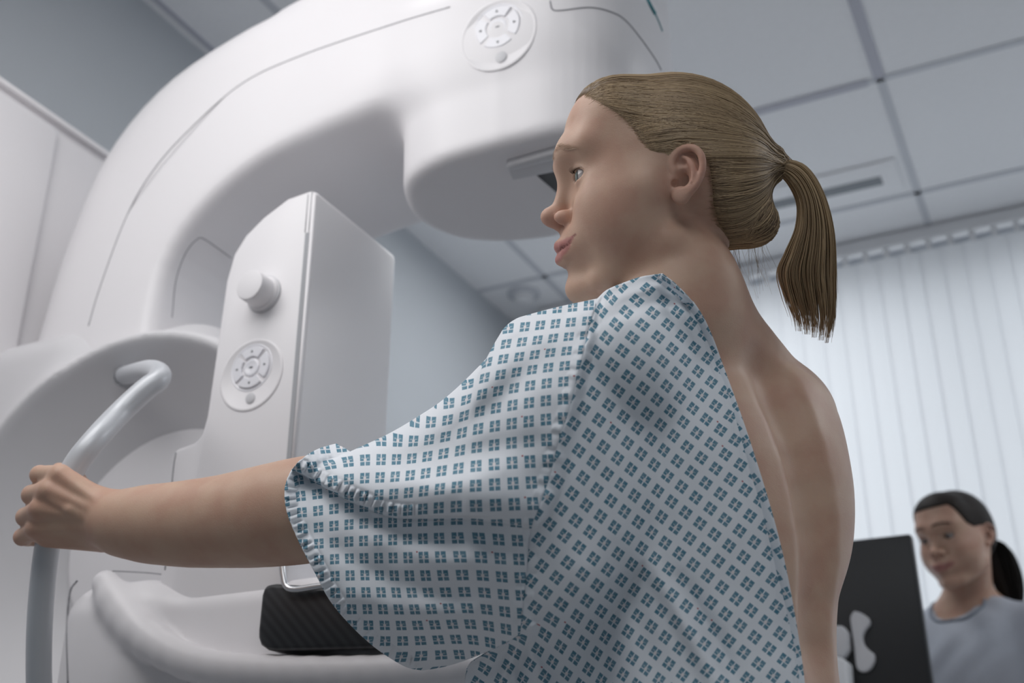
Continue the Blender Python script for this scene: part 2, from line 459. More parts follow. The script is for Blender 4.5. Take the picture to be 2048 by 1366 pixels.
# vertical blind across the window
t = empty('vertical_blind', (0.3, 3.40, -.75 + ZO))
tag(t, 'closed white vertical slat blind glowing in front of the far window', 'blind')
box('headrail', (-1.55, 3.355, CZ - .045), (XR - .02, 3.40, CZ - .004), M['white_paint'], t, .004)
x = -1.5; k = 0
while x < XR - .08:
    a = 0.07
    dx, dy = (.034) * math.cos(a), (.034) * math.sin(a)
    pts = []
    for s in np.linspace(-1, 1, 5):
        bow = .004 * (1 - s * s)
        pts.append((x + dx * s + bow * math.sin(a), 3.378 + dy * s - bow * math.cos(a)))
    v = [(px, py, z) for z in (-.78, CZ - .075) for px, py in pts] + [(px, py + .0006, z) for z in (-.78, CZ - .075) for px, py in pts]
    f = [(i, i + 1, i + 6, i + 5) for i in range(4)]
    o = mk('slat', v[:10], f, M['blind'], t)
    so = box('carrier', (x - .008, 3.372, CZ - .08), (x + .008, 3.384, CZ - .04), M['white_paint'], o)
    so.matrix_parent_inverse = Matrix.Identity(4)
    x += .063; k += 1

# ================================================================== THE MAMMOGRAPHY MACHINE
mm = empty('mammography_machine', (-1.35, 1.35, 0))
tag(mm, 'large white mammography machine with curved arm, control knob and side handle', 'medical scanner')
Y1, Y2 = 1.20, 1.515
# column (its wide side faces the room), with a recessed lower panel
box('column', (XL + .01, .72, FZ), (-1.52, 1.90, 1.232), M['plastic'], mm, .006)
box('column_panel', (-1.53, .74, FZ + .05), (-1.505, 1.222, 1.215), M['plastic'], mm, .012)
box('column_cap', (-1.60, .72, 1.226), (-1.508, 1.90, 1.238), M['plastic'], mm, .003)
box('floor_plate', (-1.66, .78, FZ), (-.95, 1.85, FZ + .06), M['plastic_grey'], mm, .02)

# C-arm: traced side outline, real thickness, rounded edges
out = [(-1.535, .50), (-1.525, .65), (-1.507, .795), (-1.478, .965), (-1.412, 1.148), (-1.290, 1.268), (-1.118, 1.330), (-.976, 1.345), (-.80, 1.345), (-.60, 1.335), (-.46, 1.31)]
inn = [(-.46, 1.032), (-.70, 1.032), (-.861, 1.028), (-.988, 1.012), (-1.06, .988), (-1.117, .955), (-1.165, .912), (-1.195, .862), (-1.206, .80), (-1.208, .70), (-1.208, .50)]
arm_poly = np.vstack([catmull(out, 40), catmull(inn, 40)])
pa = poly2(arm_poly)
def arm_f(p):
    d = pa(p[:, 0], p[:, 2]); e = np.abs(p[:, 1] - (Y1 + Y2) / 2) - (Y2 - Y1) / 2
    # wide soft shoulder on the outer side, small radius on the inner side
    cx_, cz_ = -.86, .72
    rr = np.hypot(p[:, 0] - cx_, p[:, 2] - cz_)
    k = np.clip((rr - .38) / .14, 0, 1) * .095 + .028
    h_ = np.maximum(k - np.abs(d - e), 0) / k
    return np.maximum(d, e) + h_ * h_ * k * .25
# head block at the end of the arm and the collimator drum below it
head_plan = np.vstack([catmull([(-1.02, 1.25), (-.84, 1.197), (-.70, 1.178), (-.56, 1.184), (-.485, 1.215), (-.437, 1.285), (-.422, 1.37), (-.435, 1.45), (-.47, 1.515)], 34), [(-.6, 1.545), (-1.0, 1.50)]])
ph = poly2(head_plan)
def slab(pl, z0, z1, kz):
    def f(p):
        d = pl(p[:, 0], p[:, 1]); e = np.abs(p[:, 2] - (z0 + z1) / 2) - (z1 - z0) / 2
        return smax(d, e, kz)
    return f
def drum_f(p):
    s = np.clip((p[:, 2] - .885) / .15, 0, 1)           # the drum narrows slightly towards the bottom
    g = 1.0 + .02 * (1 - s)
    cx_, cy_ = -.60, 1.31
    d = pd_(cx_ + (p[:, 0] - cx_) * g, cy_ + (p[:, 1] - cy_) * g); e = np.abs(p[:, 2] - (.885 + 1.15) / 2) - (1.15 - .885) / 2
    return smax(d, e, .022)
drum_plan = catmull([(-.60, 1.172), (-.70, 1.176), (-.765, 1.205), (-.800, 1.265), (-.805, 1.325), (-.775, 1.39), (-.71, 1.432), (-.62, 1.452), (-.53, 1.447), (-.465, 1.41), (-.43, 1.35), (-.425, 1.285), (-.45, 1.22), (-.51, 1.182), (-.60, 1.172)], 70)[:-1]
pd_ = poly2(drum_plan)
hc = np.array([-1.188, 0, .385]); R0 = .338; YH = 1.135
hp_, hf_ = [], []
def hub_f(p):
    r = np.hypot(p[:, 0] - hc[0], p[:, 2] - hc[2])
    return smax(r - R0, np.abs(p[:, 1] - (YH + .19)) - .19, .05)
def dish_f(p):
    r = np.hypot(p[:, 0] - hc[0], p[:, 2] - hc[2])
    dish_c = YH + np.clip((R0 - .012 - r) / .125, 0, 1) ** .8 * .16   # depth of the dish surface
    return smax((p[:, 1] - dish_c) * .62, r - (R0 - .004), .01)
arm_prims = [(arm_f, 'u', 0), (slab(ph, 1.035, 1.33, .06), 'u', .05), (drum_f, 'u', .045), (lambda p: dish_f(p) - .006, 's', .01)]
o, _ = sdf_obj('c_arm', arm_prims, (-1.52, 1.1, .46), (-.33, 1.6, 1.36), .006, M['plastic'], mm)
# seams of the arm: raised thin lines following the side face
def seam(px, Y, r=.0011, name='seam', n=60, parent=mm, off=.0):
    pts = PY([q[0] for q in px], [q[1] for q in px], Y - off)
    tube(name, catmull(pts, n), r, M['seam'], parent, 6)
def project_y(prims, pts, y0, y1, n=80):
    """first surface met going along +y from y0"""
    ys = np.linspace(y0, y1, n); out_ = []
    for x_, z_ in pts:
        q = np.stack([np.full(n, x_), ys, np.full(n, z_)], -1); d = ev(prims, q)
        i = np.argmax(d < 0) if (d < 0).any() else n - 1
        t = 0 if i == 0 else d[i - 1] / max(d[i - 1] - d[i], 1e-9)
        out_.append((x_, ys[max(i - 1, 0)] + t * (ys[1] - ys[0]), z_))
    return np.array(out_)
def on_surf(prims, px, t0=.95, t1=1.9, n=300):
    """points of a surface along camera rays"""
    r = ray([q[0] for q in px], [q[1] for q in px]); ts = np.linspace(t0, t1, n); out_ = []
    for k in range(len(r)):
        d = ev(prims, r[k] * ts[:, None])
        i = int(np.argmax(d < 0)) if (d < 0).any() else 0
        if i == 0: i = int(np.argmin(d)); t = ts[i]
        else: t = ts[i - 1] + (ts[1] - ts[0]) * d[i - 1] / max(d[i - 1] - d[i], 1e-9)
        out_.append(r[k] * t)
    return np.array(out_)
def surf_seam(prims, px, r=.0010, n=50, name='seam', m='seam', t0=.95, t1=1.9):
    q = on_surf(prims, catmull(np.array(px, float), n), t0, t1)
    tube(name, q, r, M[m], mm, 6)
surf_seam(arm_prims, [(177, 652), (200, 575), (250, 440), (300, 350), (370, 268), (480, 170), (600, 112), (790, 47), (900, 14)], .0010, 80)
surf_seam(arm_prims, [(1100, 2), (1104, 18), (1120, 21), (1180, 15), (1225, 25), (1252, 42), (1282, 78), (1310, 118), (1322, 140)], .0012, 60)
surf_seam(arm_prims, [(344, 635), (352, 560), (372, 505), (395, 478), (408, 478), (440, 500), (462, 516)], .0009, 40)
# teal lettering on the far side of the head, seen edge-on
surf_seam(arm_prims, [(1294, 0), (1301, 14), (1309, 28)], .0035, 8, 'lettering', 'teal')
surf_seam(arm_prims, [(1311, 30), (1318, 46), (1324, 62)], .0016, 8, 'lettering', 'teal')

# filter slot and dark exit window under the drum
zb = .884
def zpoly(px, z, th, name, m, parent=mm, bev=0):
    q = PZ([p_[0] for p_ in px], [p_[1] for p_ in px], z)
    return prism(name, [(a[0], a[1]) for a in q], 'z', z - th, z + .01, m, parent, bev)
zpoly([(1012, 321), (1180, 274), (1180, 292), (1018, 333)], zb, .010, 'filter_rail', M['plastic_grey'], bev=.004)
zpoly([(1018, 336), (1180, 294), (1182, 322), (1026, 354)], zb, .006, 'filter_holder', M['plastic_grey'], bev=.002)
zpoly([(1074, 349), (1170, 322), (1225, 372), (1130, 398)], zb, .002, 'exit_window', M['glass_black'])

# hub: dished disc with a rolled rim in front of the arm, and the housing behind it
hub_prims = [(hub_f, 'u', 0),
             (rbox((-1.34, 1.40, .30), (.24, .19, .485), .09), 'u', .06),
             (rbox((-1.45, 1.36, .36), (.12, .18, .42), .05), 'u', .06),
             (dish_f, 's', .016),
             (lambda p: p[:, 0] + .93, 'i', .03)]
o, _ = sdf_obj('hub', hub_prims, (-1.66, .97, -.25), (-.70, 1.6, .84), .006, M['hub'], mm)

lathe_y('hub_cover', (-1.19, .449), [(.194, 1.31), (.194, 1.281), (.191, 1.277), (.186, 1.2755), (.0005, 1.2735)], M['plastic'], mm, 96)

# compression tower: front face towards the camera
TS = 1.13 / 1.15
tower = [(-.875, .20), (-.873, .872), (-.885, .879), (-.925, .876), (-.965, .856), (-.995, .833), (-1.013, .806), (-1.0215, .765), (-1.024, .70), (-1.029, .56), (-1.034, .535), (-1.044, .525), (-1.076, .521), (-1.083, .510), (-1.081, .45), (-1.070, .20)]
tw = prism('compression_tower', [(a * TS, b * TS) for a, b in tower], 'y', 1.13, 1.34, M['plastic'], mm, .006, 3)
prism('tower_groove', [(-.8865 * TS, .34), (-.8795 * TS, .34), (-.8795 * TS, .808 * TS), (-.8865 * TS, .808 * TS)], 'y', 1.1285, 1.14, M['slot'], mm)
tube('tower_edge', [(-.8765 * TS, 1.130, .34), (-.8765 * TS, 1.130, .868 * TS)], .0028, M['plastic'], mm, 8)
tube('seam', [(-.888 * TS, 1.13, .81 * TS), (-.888 * TS, 1.13, .872 * TS)], .0008, M['seam'], mm, 6)
tube('seam', [(-.8815 * TS, 1.13, .81 * TS), (-.8815 * TS, 1.13, .874 * TS)], .0008, M['seam'], mm, 6)
tube('seam', catmull(PY([352, 347, 338, 330], [905, 935, 1040, 1140], 1.1298), 20), .0009, M['seam'], mm, 6)
# control knob
kc = PY(np.array([529.]), np.array([589.]), 1.13)[0]
kb = lathe_y('control_knob', (kc[0], kc[2]), [(.0255, 1.1320), (.0258, 1.1260), (.0245, 1.1230), (.0225, 1.1220), (.0222, 1.0990), (.0212, 1.0965), (.0185, 1.0958)], M['plastic'], mm)
lathe_y('knob_collar', (kc[0], kc[2]), [(.0275, 1.1330), (.0275, 1.1275), (.0258, 1.1262)], M['plastic_grey'], kb).matrix_parent_inverse = Matrix.Identity(4)
# round keypads
def keypad(c, y0, s, slope=(0.0, 0.0)):
    """c=(x,z) on a face looking along -y at y0; s = radius of the recess"""
    p = lathe_y('keypad', c, [(s, y0 + .004), (s, y0 - .0006), (s * .975, y0 - .0012), (s * .94, y0 - .0012), (s * .92, y0 - .0004), (.0005, y0 - .0004)], M['plastic'], mm, 64)
    def ring_seg(name, r0, r1, a0, a1, y_, m):
        n = 14; an = np.linspace(a0, a1, n); v = []
        for yy, rr0, rr1 in ((y_ + .003, r0, r1), (y_, r0, r1), (y_ - .0009, r0 + .0009, r1 - .0009)):
            v += [(c[0] + rr0 * math.cos(a), yy, c[1] + rr0 * math.sin(a)) for a in an] + [(c[0] + rr1 * math.cos(a), yy, c[1] + rr1 * math.sin(a)) for a in an]
        f = []
        for L in range(2):
            b0, b1 = L * 2 * n, (L + 1) * 2 * n
            for i in range(n - 1):
                f.append((b0 + i, b0 + i + 1, b1 + i + 1, b1 + i)); f.append((b0 + n + i + 1, b0 + n + i, b1 + n + i, b1 + n + i + 1))
            f.append((b0, b1, b1 + n, b0 + n)); f.append((b0 + n - 1, b0 + 2 * n - 1, b1 + 2 * n - 1, b1 + n - 1))
        for i in range(n - 1): f.append((4 * n + i, 4 * n + i + 1, 5 * n + i + 1, 5 * n + i))
        o = mk(name, v, f, m, p); o.matrix_parent_inverse = Matrix.Identity(4); recalc(o); sharp(o, 30); return o
    zc = c[1]
    r1 = s * .60
    c0 = c; c = (c[0], c[1] + s * .20)
    lathe_y('key_well', c, [(r1 * 1.10, y0 + .002), (r1 * 1.10, y0 - .0009), (r1 * 1.07, y0 - .0012), (r1 * 1.04, y0 - .0009), (r1 * 1.02, y0 - .0002), (.0005, y0 - .0002)], M['button'], p, 48).matrix_parent_inverse = Matrix.Identity(4)
    for q in range(4):
        a = math.pi / 2 * q
        b_ = ring_seg('button', r1 * .50, r1 * .97, a - .66, a + .66, y0 - .0022, M['button'])
        r_ = r1 * .74; cx_, cz_ = c[0] + r_ * math.cos(a), c[1] + r_ * math.sin(a); u = s * .045
        pts = [(cx_ + u * math.cos(a + k), cz_ + u * math.sin(a + k)) for k in (0, 2.2, -2.2)]
        g_ = prism('symbol', pts, 'y', y0 - .0035, y0 - .0028, M['glyph'], p); g_.matrix_parent_inverse = Matrix.Identity(4)
    lathe_y('center_button', c, [(r1 * .40, y0 + .002), (r1 * .40, y0 - .0018), (r1 * .34, y0 - .0026), (r1 * .28, y0 - .0020), (.0005, y0 - .0018)], M['button'], p, 32).matrix_parent_inverse = Matrix.Identity(4)
    u = s * .05
    prism('symbol', [(c[0] - u, c[1] - u * .35), (c[0] + u, c[1] - u * .35), (c[0] + u, c[1] + u * .35), (c[0] - u, c[1] + u * .35)], 'y', y0 - .0026, y0 - .0019, M['glyph'], p).matrix_parent_inverse = Matrix.Identity(4)
    d = (c0[0] + s * .06, c0[1] - s * .66)
    lathe_y('lamp_button', d, [(s * .15, y0 + .002), (s * .15, y0 - .0014), (s * .11, y0 - .0022), (.0005, y0 - .0022)], M['plastic_grey'], p, 24).matrix_parent_inverse = Matrix.Identity(4)
    for o in [p] + list(p.children):           # lie on the curved cover
        for v_ in o.data.vertices: v_.co.y += slope[0] * (v_.co.x - c0[0]) + slope[1] * (v_.co.z - ZO - c0[1])
        o.data.update()
kp = PY(np.array([503.]), np.array([750.]), 1.13)[0]
keypad((kp[0], kp[2]), 1.1295, .051)
kp = on_surf(arm_prims, [(995, 67)])[0]
q_ = project_y(arm_prims, [(kp[0] - .04, kp[2]), (kp[0] + .04, kp[2]), (kp[0], kp[2] - .04), (kp[0], kp[2] + .04)], 1.05, 1.35, 300)[:, 1]
keypad((kp[0], kp[2]), q_.mean() + .0012, .058, ((q_[1] - q_[0]) / .08, (q_[3] - q_[2]) / .08))

# detector arm (white) with the black carbon breast support
det_prims = [(rbox((-1.115, 1.28, .10), (.077, .185, .233), .045), 'u', 0),
             (rbox((-.98, 1.29, .235), (.20, .165, .085), .03), 'u', .05),
             (rbox((-.89, 1.28, -.02), (.33, .175, .12), .06), 'u', .04)]
# swept lip from the top of the left block down to the underside
lip = catmull(PY([212, 232, 262, 310, 380, 460, 560, 700, 840, 980], [1168, 1205, 1248, 1290, 1325, 1342, 1348, 1350, 1346, 1340], 1.10), 20)
for i in range(len(lip) - 1):
    det_prims.append((cone(lip[i], lip[i + 1], .017, .017), 'u', .018))
o, _ = sdf_obj('detector_arm', det_prims, (-1.25, 1.04, -.22), (-.38, 1.5, .36), .006, M['plastic'], mm)
surf_seam(det_prims, [(154, 1162), (140, 1185), (134, 1260), (136, 1366)], .0013, 30)
surf_seam(det_prims, [(225, 1142), (300, 1146), (350, 1154), (376, 1166)], .0008, 20)
sup = PY(np.array([521, 514, 514, 519, 532, 552, 780, 780, 548, 533, 525.]), np.array([1190, 1260, 1275, 1290, 1299, 1301, 1283, 1172, 1166, 1168, 1176.]), 1.085)
sup = [(a[0], a[2]) for a in sup]; ex = [(-.58, sup[6][1] - .012), (-.58, sup[7][1] - .02)]
bs = prism('breast_support', sup[:6] + ex + sup[8:], 'y', 1.085, 1.44, M['carbon'], mm, .006)
# bright metal bracket of the compression paddle
br = PY([563, 566, 572, 590, 640, 700], [1120, 1150, 1172, 1179, 1172, 1165], 1.078)
tube('paddle_bracket', catmull(br, 30), .0038, M['metal'], mm, 8)
tube('paddle_post', PY([561, 563], [1020, 1130], 1.100), .0045, M['plastic_grey'], mm, 8)

# side handle
hpts = [PY(249., 751., 1.19), PY(262., 748., 1.15), PY(290., 742., 1.05), PY(308., 742., 1.015), PY(320., 749., 1.0), PY(315., 762., .99), PY(292., 778., .98), PY(240., 826., .96), PY(190., 880., .925), PY(150., 932., .912), PY(118., 1002., .9095), PY(97., 1080., .922), PY(84., 1180., .939), PY(78., 1290., .96), PY(80., 1400., .985), PY(95., 1500., 1.02), PY(120., 1580., 1.06), PY(140., 1620., 1.16)]
HANDLE = catmull(np.array(hpts), 140)
tube('grab_handle', HANDLE, .0138, M['handle'], mm, 20)
lathe_y('handle_ring', (hpts[0][0], hpts[0][2]), [(.0175, 1.23), (.0175, 1.186), (.0150, 1.184), (.0150, 1.20)], M['slot'], mm, 24)

# ================================================================== PEOPLE
def frame(F, U):
    """columns: forward, left, up (orthonormal)"""
    F = nrm(F); L = nrm(np.cross(U, F)); U2 = np.cross(F, L)
    return np.stack([F, L, U2], 1)
def head_prims(kind):
    """millimetres, origin between the ear canals: f forward, l sideways (mirrored), u up"""
    H = []
    a = lambda fn, k=10, op='u': H.append((fn, op, k))
    a(ell((-3, 0, 48), (86, 70, 72)), 0)
    a(ell((-44, 0, 14), (40, 52, 50)), 30)
    a(ell((40, 0, -18), (51, 50, 68)), 28)
    a(ell((54, 0, 56), (46, 56, 52)), 22)
    a(ell((55, 0, 79), (37.5, 52, 40)), 22)                  # forehead
    a(ell((38, 0, 18), (48, 58, 45)), 26)
    a(ball((34, 37, -32), 27), 30)
    a(cone((4, 50, -48), (62, 24, -80), 13, 12), 22)       # jaw
    a(ball((79, 0, -81), 14.5), 16)                        # chin
    a(ball((72, 9, -82), 12), 10)
    a(cone((66, 40, -8), (26, 56, 0), 14, 11), 32)         # cheek bone
    a(ball((50, 35, -28), 24), 26)                         # cheek
    bz_ = 0 if kind == 'a' else -2.5
    a(cone((97 + bz_, 0, 38), (93 + bz_, 20, 43), 8, 6.5), 26)
    a(cone((93 + bz_, 20, 43), (82 + bz_, 42, 45), 6.5, 5), 26)         # brow
    a(ell((78, 0, -42), (23, 31, 22)), 18)                 # mouth barrel
    a(ball((104, 34, 14), 12 if kind == 'a' else 10), 22, 's')                     # eye socket
    a(cone((94, 0, 27), (104, 0, -9), 5.5, 7.0), 12)       # nose
    a(ball((111, 0, -13), 8.6), 7)
    a(ell((96, 13.2, -17), (11, 6.5, 7.6)), 4)
    a(cone((108, 0, -18.5), (97, 0, -24.5), 4.2, 5), 5)
    a(ell((106.5, 9.5, -22.5), (6.0, 4.2, 3.6)), 1.6, 's')
    a(cone((104, 7.5, -27), (97, 10, -22), 2.8, 3.4), 1.8, 's')
    a(ell((89, 21, -16), (3, 1.5, 8)), 6, 's')             # crease behind the nostril
    # lids around the eyeball at (77,31,18), radius 12
    a(ell((77.5, 31, 18.5), (14.0, 14.0, 13.2)), 5)
    a(cone((88, 22, 26.8), (74, 45, 23), 2.6, 2.0), 2.5)   # upper lid fold
    a(ell((88, 33, 17.6), (14.5, 13.2, 5.5)), 1.0, 's')
    # lips
    a(cone((100.5, 2.5, -41.5), (95.5, 14, -43), 5.2, 4.4), 5)
    a(cone((95.5, 14, -43), (86, 24.5, -41.5), 4.4, 3.2), 4)
    a(cone((86, 24.5, -41.5), (72, 33.5, -37.5), 3.2, 1.4), 4)
    a(cone((98.5, 0, -54.5), (93, 13, -53), 5.6, 4.8), 5)
    a(cone((93, 13, -52.5), (84, 24.5, -47), 5.0, 3.8), 4)
    a(cone((84, 24.5, -47), (72, 33, -39.5), 3.8, 1.4), 4)
    a(cone((108, 0, -48.3), (98, 14, -48), 1.0, 1.0), 1.6, 's')
    a(cone((98, 14, -48), (88, 26.5, -44.2), 1.0, .9), 1.6, 's')
    a(cone((88, 26.5, -44.2), (73, 36, -38.5), .9, .7), 1.6, 's')
    # ear
    def E_(f, u, dl=0):
        f, u = -8 + (f + 12) * .75, 12.5 + (u - 6) * .77
        return (f, 66.5 + dl - .34 * (f + 4), u)
    Re = frame((1, -.34, 0), (-.22, 0, 1))
    a(ell(E_(-11, 5, 0), (13, 3.2, 23), Re), 4)
    hel = catmull(np.array([E_(-1, 4, 1), E_(4, 15, 2), E_(2, 27, 3), E_(-8, 35, 4), E_(-20, 34, 4.5), E_(-28, 24, 5), E_(-29.5, 8, 4.5), E_(-24, -8, 3.5), E_(-14, -19, 2)]), 22)
    for i in range(len(hel) - 1): a(cone(hel[i], hel[i + 1], 2.7, 2.7), 2.5)
    a(ell(E_(-6, -22, 1), (6.8, 3.6, 7)), 6)
    ant = catmull(np.array([E_(-9, 24, 2), E_(-17, 16, 3.5), E_(-20, 3, 4), E_(-15, -9, 3), E_(-8, -13, 2.5)]), 12)
    for i in range(len(ant) - 1): a(cone(ant[i], ant[i + 1], 2.1, 2.3), 2.5)
    a(ell(E_(-7, 0, 5), (6.8, 8, 8.8), Re), 3, 's')        # concha
    a(ell(E_(-5, 18, 5), (5, 4.5, 3.4)), 2.5, 's')
    a(ell(E_(6, -3, -2), (3.6, 5, 6.4)), 5)                # tragus
    a(ball(E_(0, -6, 1), 3.4), 2.5, 's')
    return H
def head_fn(O, R, S, kind='a'):
    H = head_prims(kind); KM = max(h_[2] for h_ in H)
    def f(p):
        q = (p - O) @ R * (1000.0 / S); q[:, 1] = np.abs(q[:, 1])
        d = np.full(len(q), 1e4)
        if len(q) == 1 or np.linalg.norm(q - q.mean(0), axis=1).max() > 400:
            cull = None
        else:
            c = q.mean(0); cull = (c, np.linalg.norm(q - c, axis=1).max())
        if len(q) > 1 and cull is not None:
            if np.linalg.norm(cull[0] - np.array([10, 0, 10])) - cull[1] > 170:
                return (np.linalg.norm(q - np.array([10, 0, 10]), axis=1) - 130) * S / 1000
        for fn, op, k in H:
            if cull is not None and fn(cull[0][None])[0] > cull[1] + 2.0 * KM + 4: continue
            x = fn(q)
            d = smin(d, x, k) if op == 'u' else smax(d, -x, k)
        return d * S / 1000
    return f
def chain(pts, radii, k, first_k=None):
    pr = []
    for i in range(len(pts) - 1):
        pr.append((cone(pts[i], pts[i + 1], radii[i], radii[i + 1]), 'u', k if (i or first_k is None) else first_k))
    return pr
def loft_fn(zs, cs, ws, bs, ss):
    """stacked ellipses: centre, half width along s, half depth across it"""
    zz = np.linspace(zs[0], zs[-1], 80)
    ev_ = lambda a: np.interp(zz, zs, a)
    def smooth(a):
        a = ev_(a); k = np.ones(9) / 9; return np.convolve(np.pad(a, 4, 'edge'), k, 'valid')
    cx, cy2, W, Bq, sx, sy2 = [smooth(a) for a in (cs[:, 0], cs[:, 1], ws, bs, ss[:, 0], ss[:, 1])]
    def f(p):
        z = np.clip(p[:, 2], zz[0], zz[-1]); g = lambda a: np.interp(z, zz, a)
        x = p[:, 0] - g(cx); y = p[:, 1] - g(cy2); s0, s1 = g(sx), g(sy2); n_ = np.hypot(s0, s1); s0 /= n_; s1 /= n_
        u = x * s0 + y * s1; v = -x * s1 + y * s0; w_, b_ = g(W), g(Bq)
        k0 = np.sqrt((u / w_) ** 2 + (v / b_) ** 2); k1 = np.sqrt((u / w_ ** 2) ** 2 + (v / b_ ** 2) ** 2)
        d = np.where(k1 > 1e-6, k0 * (k0 - 1) / np.maximum(k1, 1e-6), -np.minimum(w_, b_)) * .9
        e = np.maximum(zs[0] - p[:, 2], p[:, 2] - zs[-1])
        return smax(d, e, .06)
    return f
def hand_prims(wr, mcps, pips, dips, tips, thumb, rs=1.0):
    pr = []
    for i in range(4):
        pr.append((cone(wr + (mcps[i] - mcps.mean(0)) * .35, mcps[i], .0135 * rs, .0115 * rs), 'u', .014))
    for i in range(4):
        r = [.0098, .0102, .0098, .0088][i] * rs
        pr.append((cone(mcps[i], pips[i], r * 1.14, r * 1.06), 'u', .0035))
        pr.append((cone(pips[i], dips[i], r * 1.06, r * .86), 'u', .003))
        pr.append((cone(dips[i], tips[i], r * .86, r * .74), 'u', .003))
    pr += [(cone(thumb[0], thumb[1], .014 * rs, .0125 * rs), 'u', .014), (cone(thumb[1], thumb[2], .0115 * rs, .0105 * rs), 'u', .005), (cone(thumb[2], thumb[3], .0105 * rs, .0085 * rs), 'u', .004)]
    return pr

# ------------------------------------------------------------------ the patient
az = YAW - math.atan2(300, F_PX * cp)
vH = np.array([-math.sin(az), math.cos(az), 0]); rH = np.array([math.cos(az), math.sin(az), 0])
HP, HYAW, HROLL = math.radians(3.0), math.radians(-8.0), math.radians(14.0)
fH = -rH * math.cos(HYAW) + vH * math.sin(HYAW)
HF = fH * math.cos(HP) + np.array([0, 0, 1]) * math.sin(HP)
HU = -fH * math.sin(HP) + np.array([0, 0, 1]) * math.cos(HP)
HR = frame(HF, HU)
_l, _u = HR[:, 1].copy(), HR[:, 2].copy()
HR[:, 1] = _l * math.cos(HROLL) - _u * math.sin(HROLL); HR[:, 2] = _u * math.cos(HROLL) + _l * math.sin(HROLL)
HS = 1.04
EAR = P(1354., 372., 1.075)
HO = EAR - HR[:, 1] * .070 * HS
def HL(f, l, u): return HO + HR @ (np.array([f, l, u], float) * HS / 1000)

azR = YAW - math.atan2(620, F_PX * cp)
vR = np.array([-math.sin(azR), math.cos(azR), 0]); rR = np.array([math.cos(azR), math.sin(azR), 0])
cont = [(1640, 770), (1668, 830), (1690, 900), (1702, 965), (1700, 1050), (1692, 1120), (1680, 1200), (1668, 1290), (1660, 1366)]
Qc = P([c[0] for c in cont], [c[1] for c in cont], 1.2)
zz_ = np.array([-.16, -.06, .06, .13, .18, .25, .31, .36, .40, .44, .48])
w_ = np.array([.160, .168, .140, .125, .122, .132, .142, .148, .140, .120, .080])
b_ = np.array([.115, .115, .098, .088, .090, .098, .100, .094, .080, .062, .045])
ya = np.radians([20, 20, 20, 20, 21, 23, 25, 28, 30, 30, 30])
order = np.argsort(Qc[:, 2])
tr = np.interp(zz_, Qc[order, 2], (Qc @ rR)[order])
tr[zz_ < .17] = tr[4] + np.array([.035, .04, .008, .0])[:int((zz_ < .17).sum())]
Fs = -np.outer(np.cos(ya), rR) + np.outer(np.sin(ya), vR); Ss = np.outer(np.cos(ya), vR) + np.outer(np.sin(ya), rR)
sup_ = np.sqrt((w_ * (Ss @ rR)) ** 2 + (b_ * (Fs @ rR)) ** 2)
tr[zz_ > .38] = np.interp(.38, Qc[order, 2], (Qc @ rR)[order]) - .004
crr = tr - sup_ - np.interp(zz_, [.15, .25, .32, .40], [-.012, -.006, .012, .026])
crr[-3:] = crr[-4] + np.array([.0, .0, .0])
cv = np.full(len(zz_), 1.075)
Cs = np.outer(crr, rR) + np.outer(cv, vR)
torso = loft_fn(zz_, Cs, w_, b_, Ss)
def tpos(z, s, f):
    g = lambda a: np.array([np.interp(z, zz_, a[:, i]) for i in range(3)])
    q = g(Cs) + g(Ss) * s + g(Fs) * f; q[2] = z; return q
Lsh = P(1222., 742., 1.02); Rsh = P(1562., 836., 1.205)
Lel = P(660., 1012., 1.165); Lwr = P(240., 1046., 1.262)
NB = P(1360., 655., 1.105)
body = [(torso, 'u', 0)]
body += chain([HL(6, 0, -14), (HL(6, 0, -14) * .45 + NB * .55), NB], [.045, .041, .047], .03)
body += [(cone(P(1392., 648., 1.11) + np.array([.0, 0, .028]), Rsh + np.array([0, 0, .0]), .036, .034), 'u', .06),
         (cone(NB + np.array([0, 0, .03]), Lsh + np.array([0, 0, .0]), .034, .030), 'u', .04)]
body += [(ball(Rsh, .044), 'u', .035), (ball(Lsh, .044), 'u', .03)]
# shoulder blade, spine furrow
body += [(ell(tpos(.345, .062, -.072), (.045, .022, .075), np.stack([Ss[7], Fs[7], [0, 0, 1]], 1)), 'u', .05)]
for z0, z1 in zip(np.linspace(.14, .42, 9)[:-1], np.linspace(.14, .42, 9)[1:]):
    bz = lambda z: -np.interp(z, zz_, b_) - .013
    body.append((cone(tpos(z0, -.004, bz(z0)), tpos(z1, -.004, bz(z1)), .016, .016), 's', .028))
# breasts (hidden from here), arms
body += [(ell(tpos(.27, s, .085), (.055, .055, .055)), 'u', .05) for s in (-.07, .07)]
body += chain([Lsh, P(945., 905., 1.095), Lel], [.040, .037, .040], .03)
fm = P(470., 1040., 1.21); fq = P(350., 1048., 1.238)
fc = catmull(np.stack([Lel, fm, fq, Lwr]), 12); body += chain(list(fc), list(catmull(np.array([[.0425, 0], [.043, 0], [.0365, 0], [.0275, 0]]), 12)[:, 0]), .03)
wf_ = P(222., 1040., 1.268)
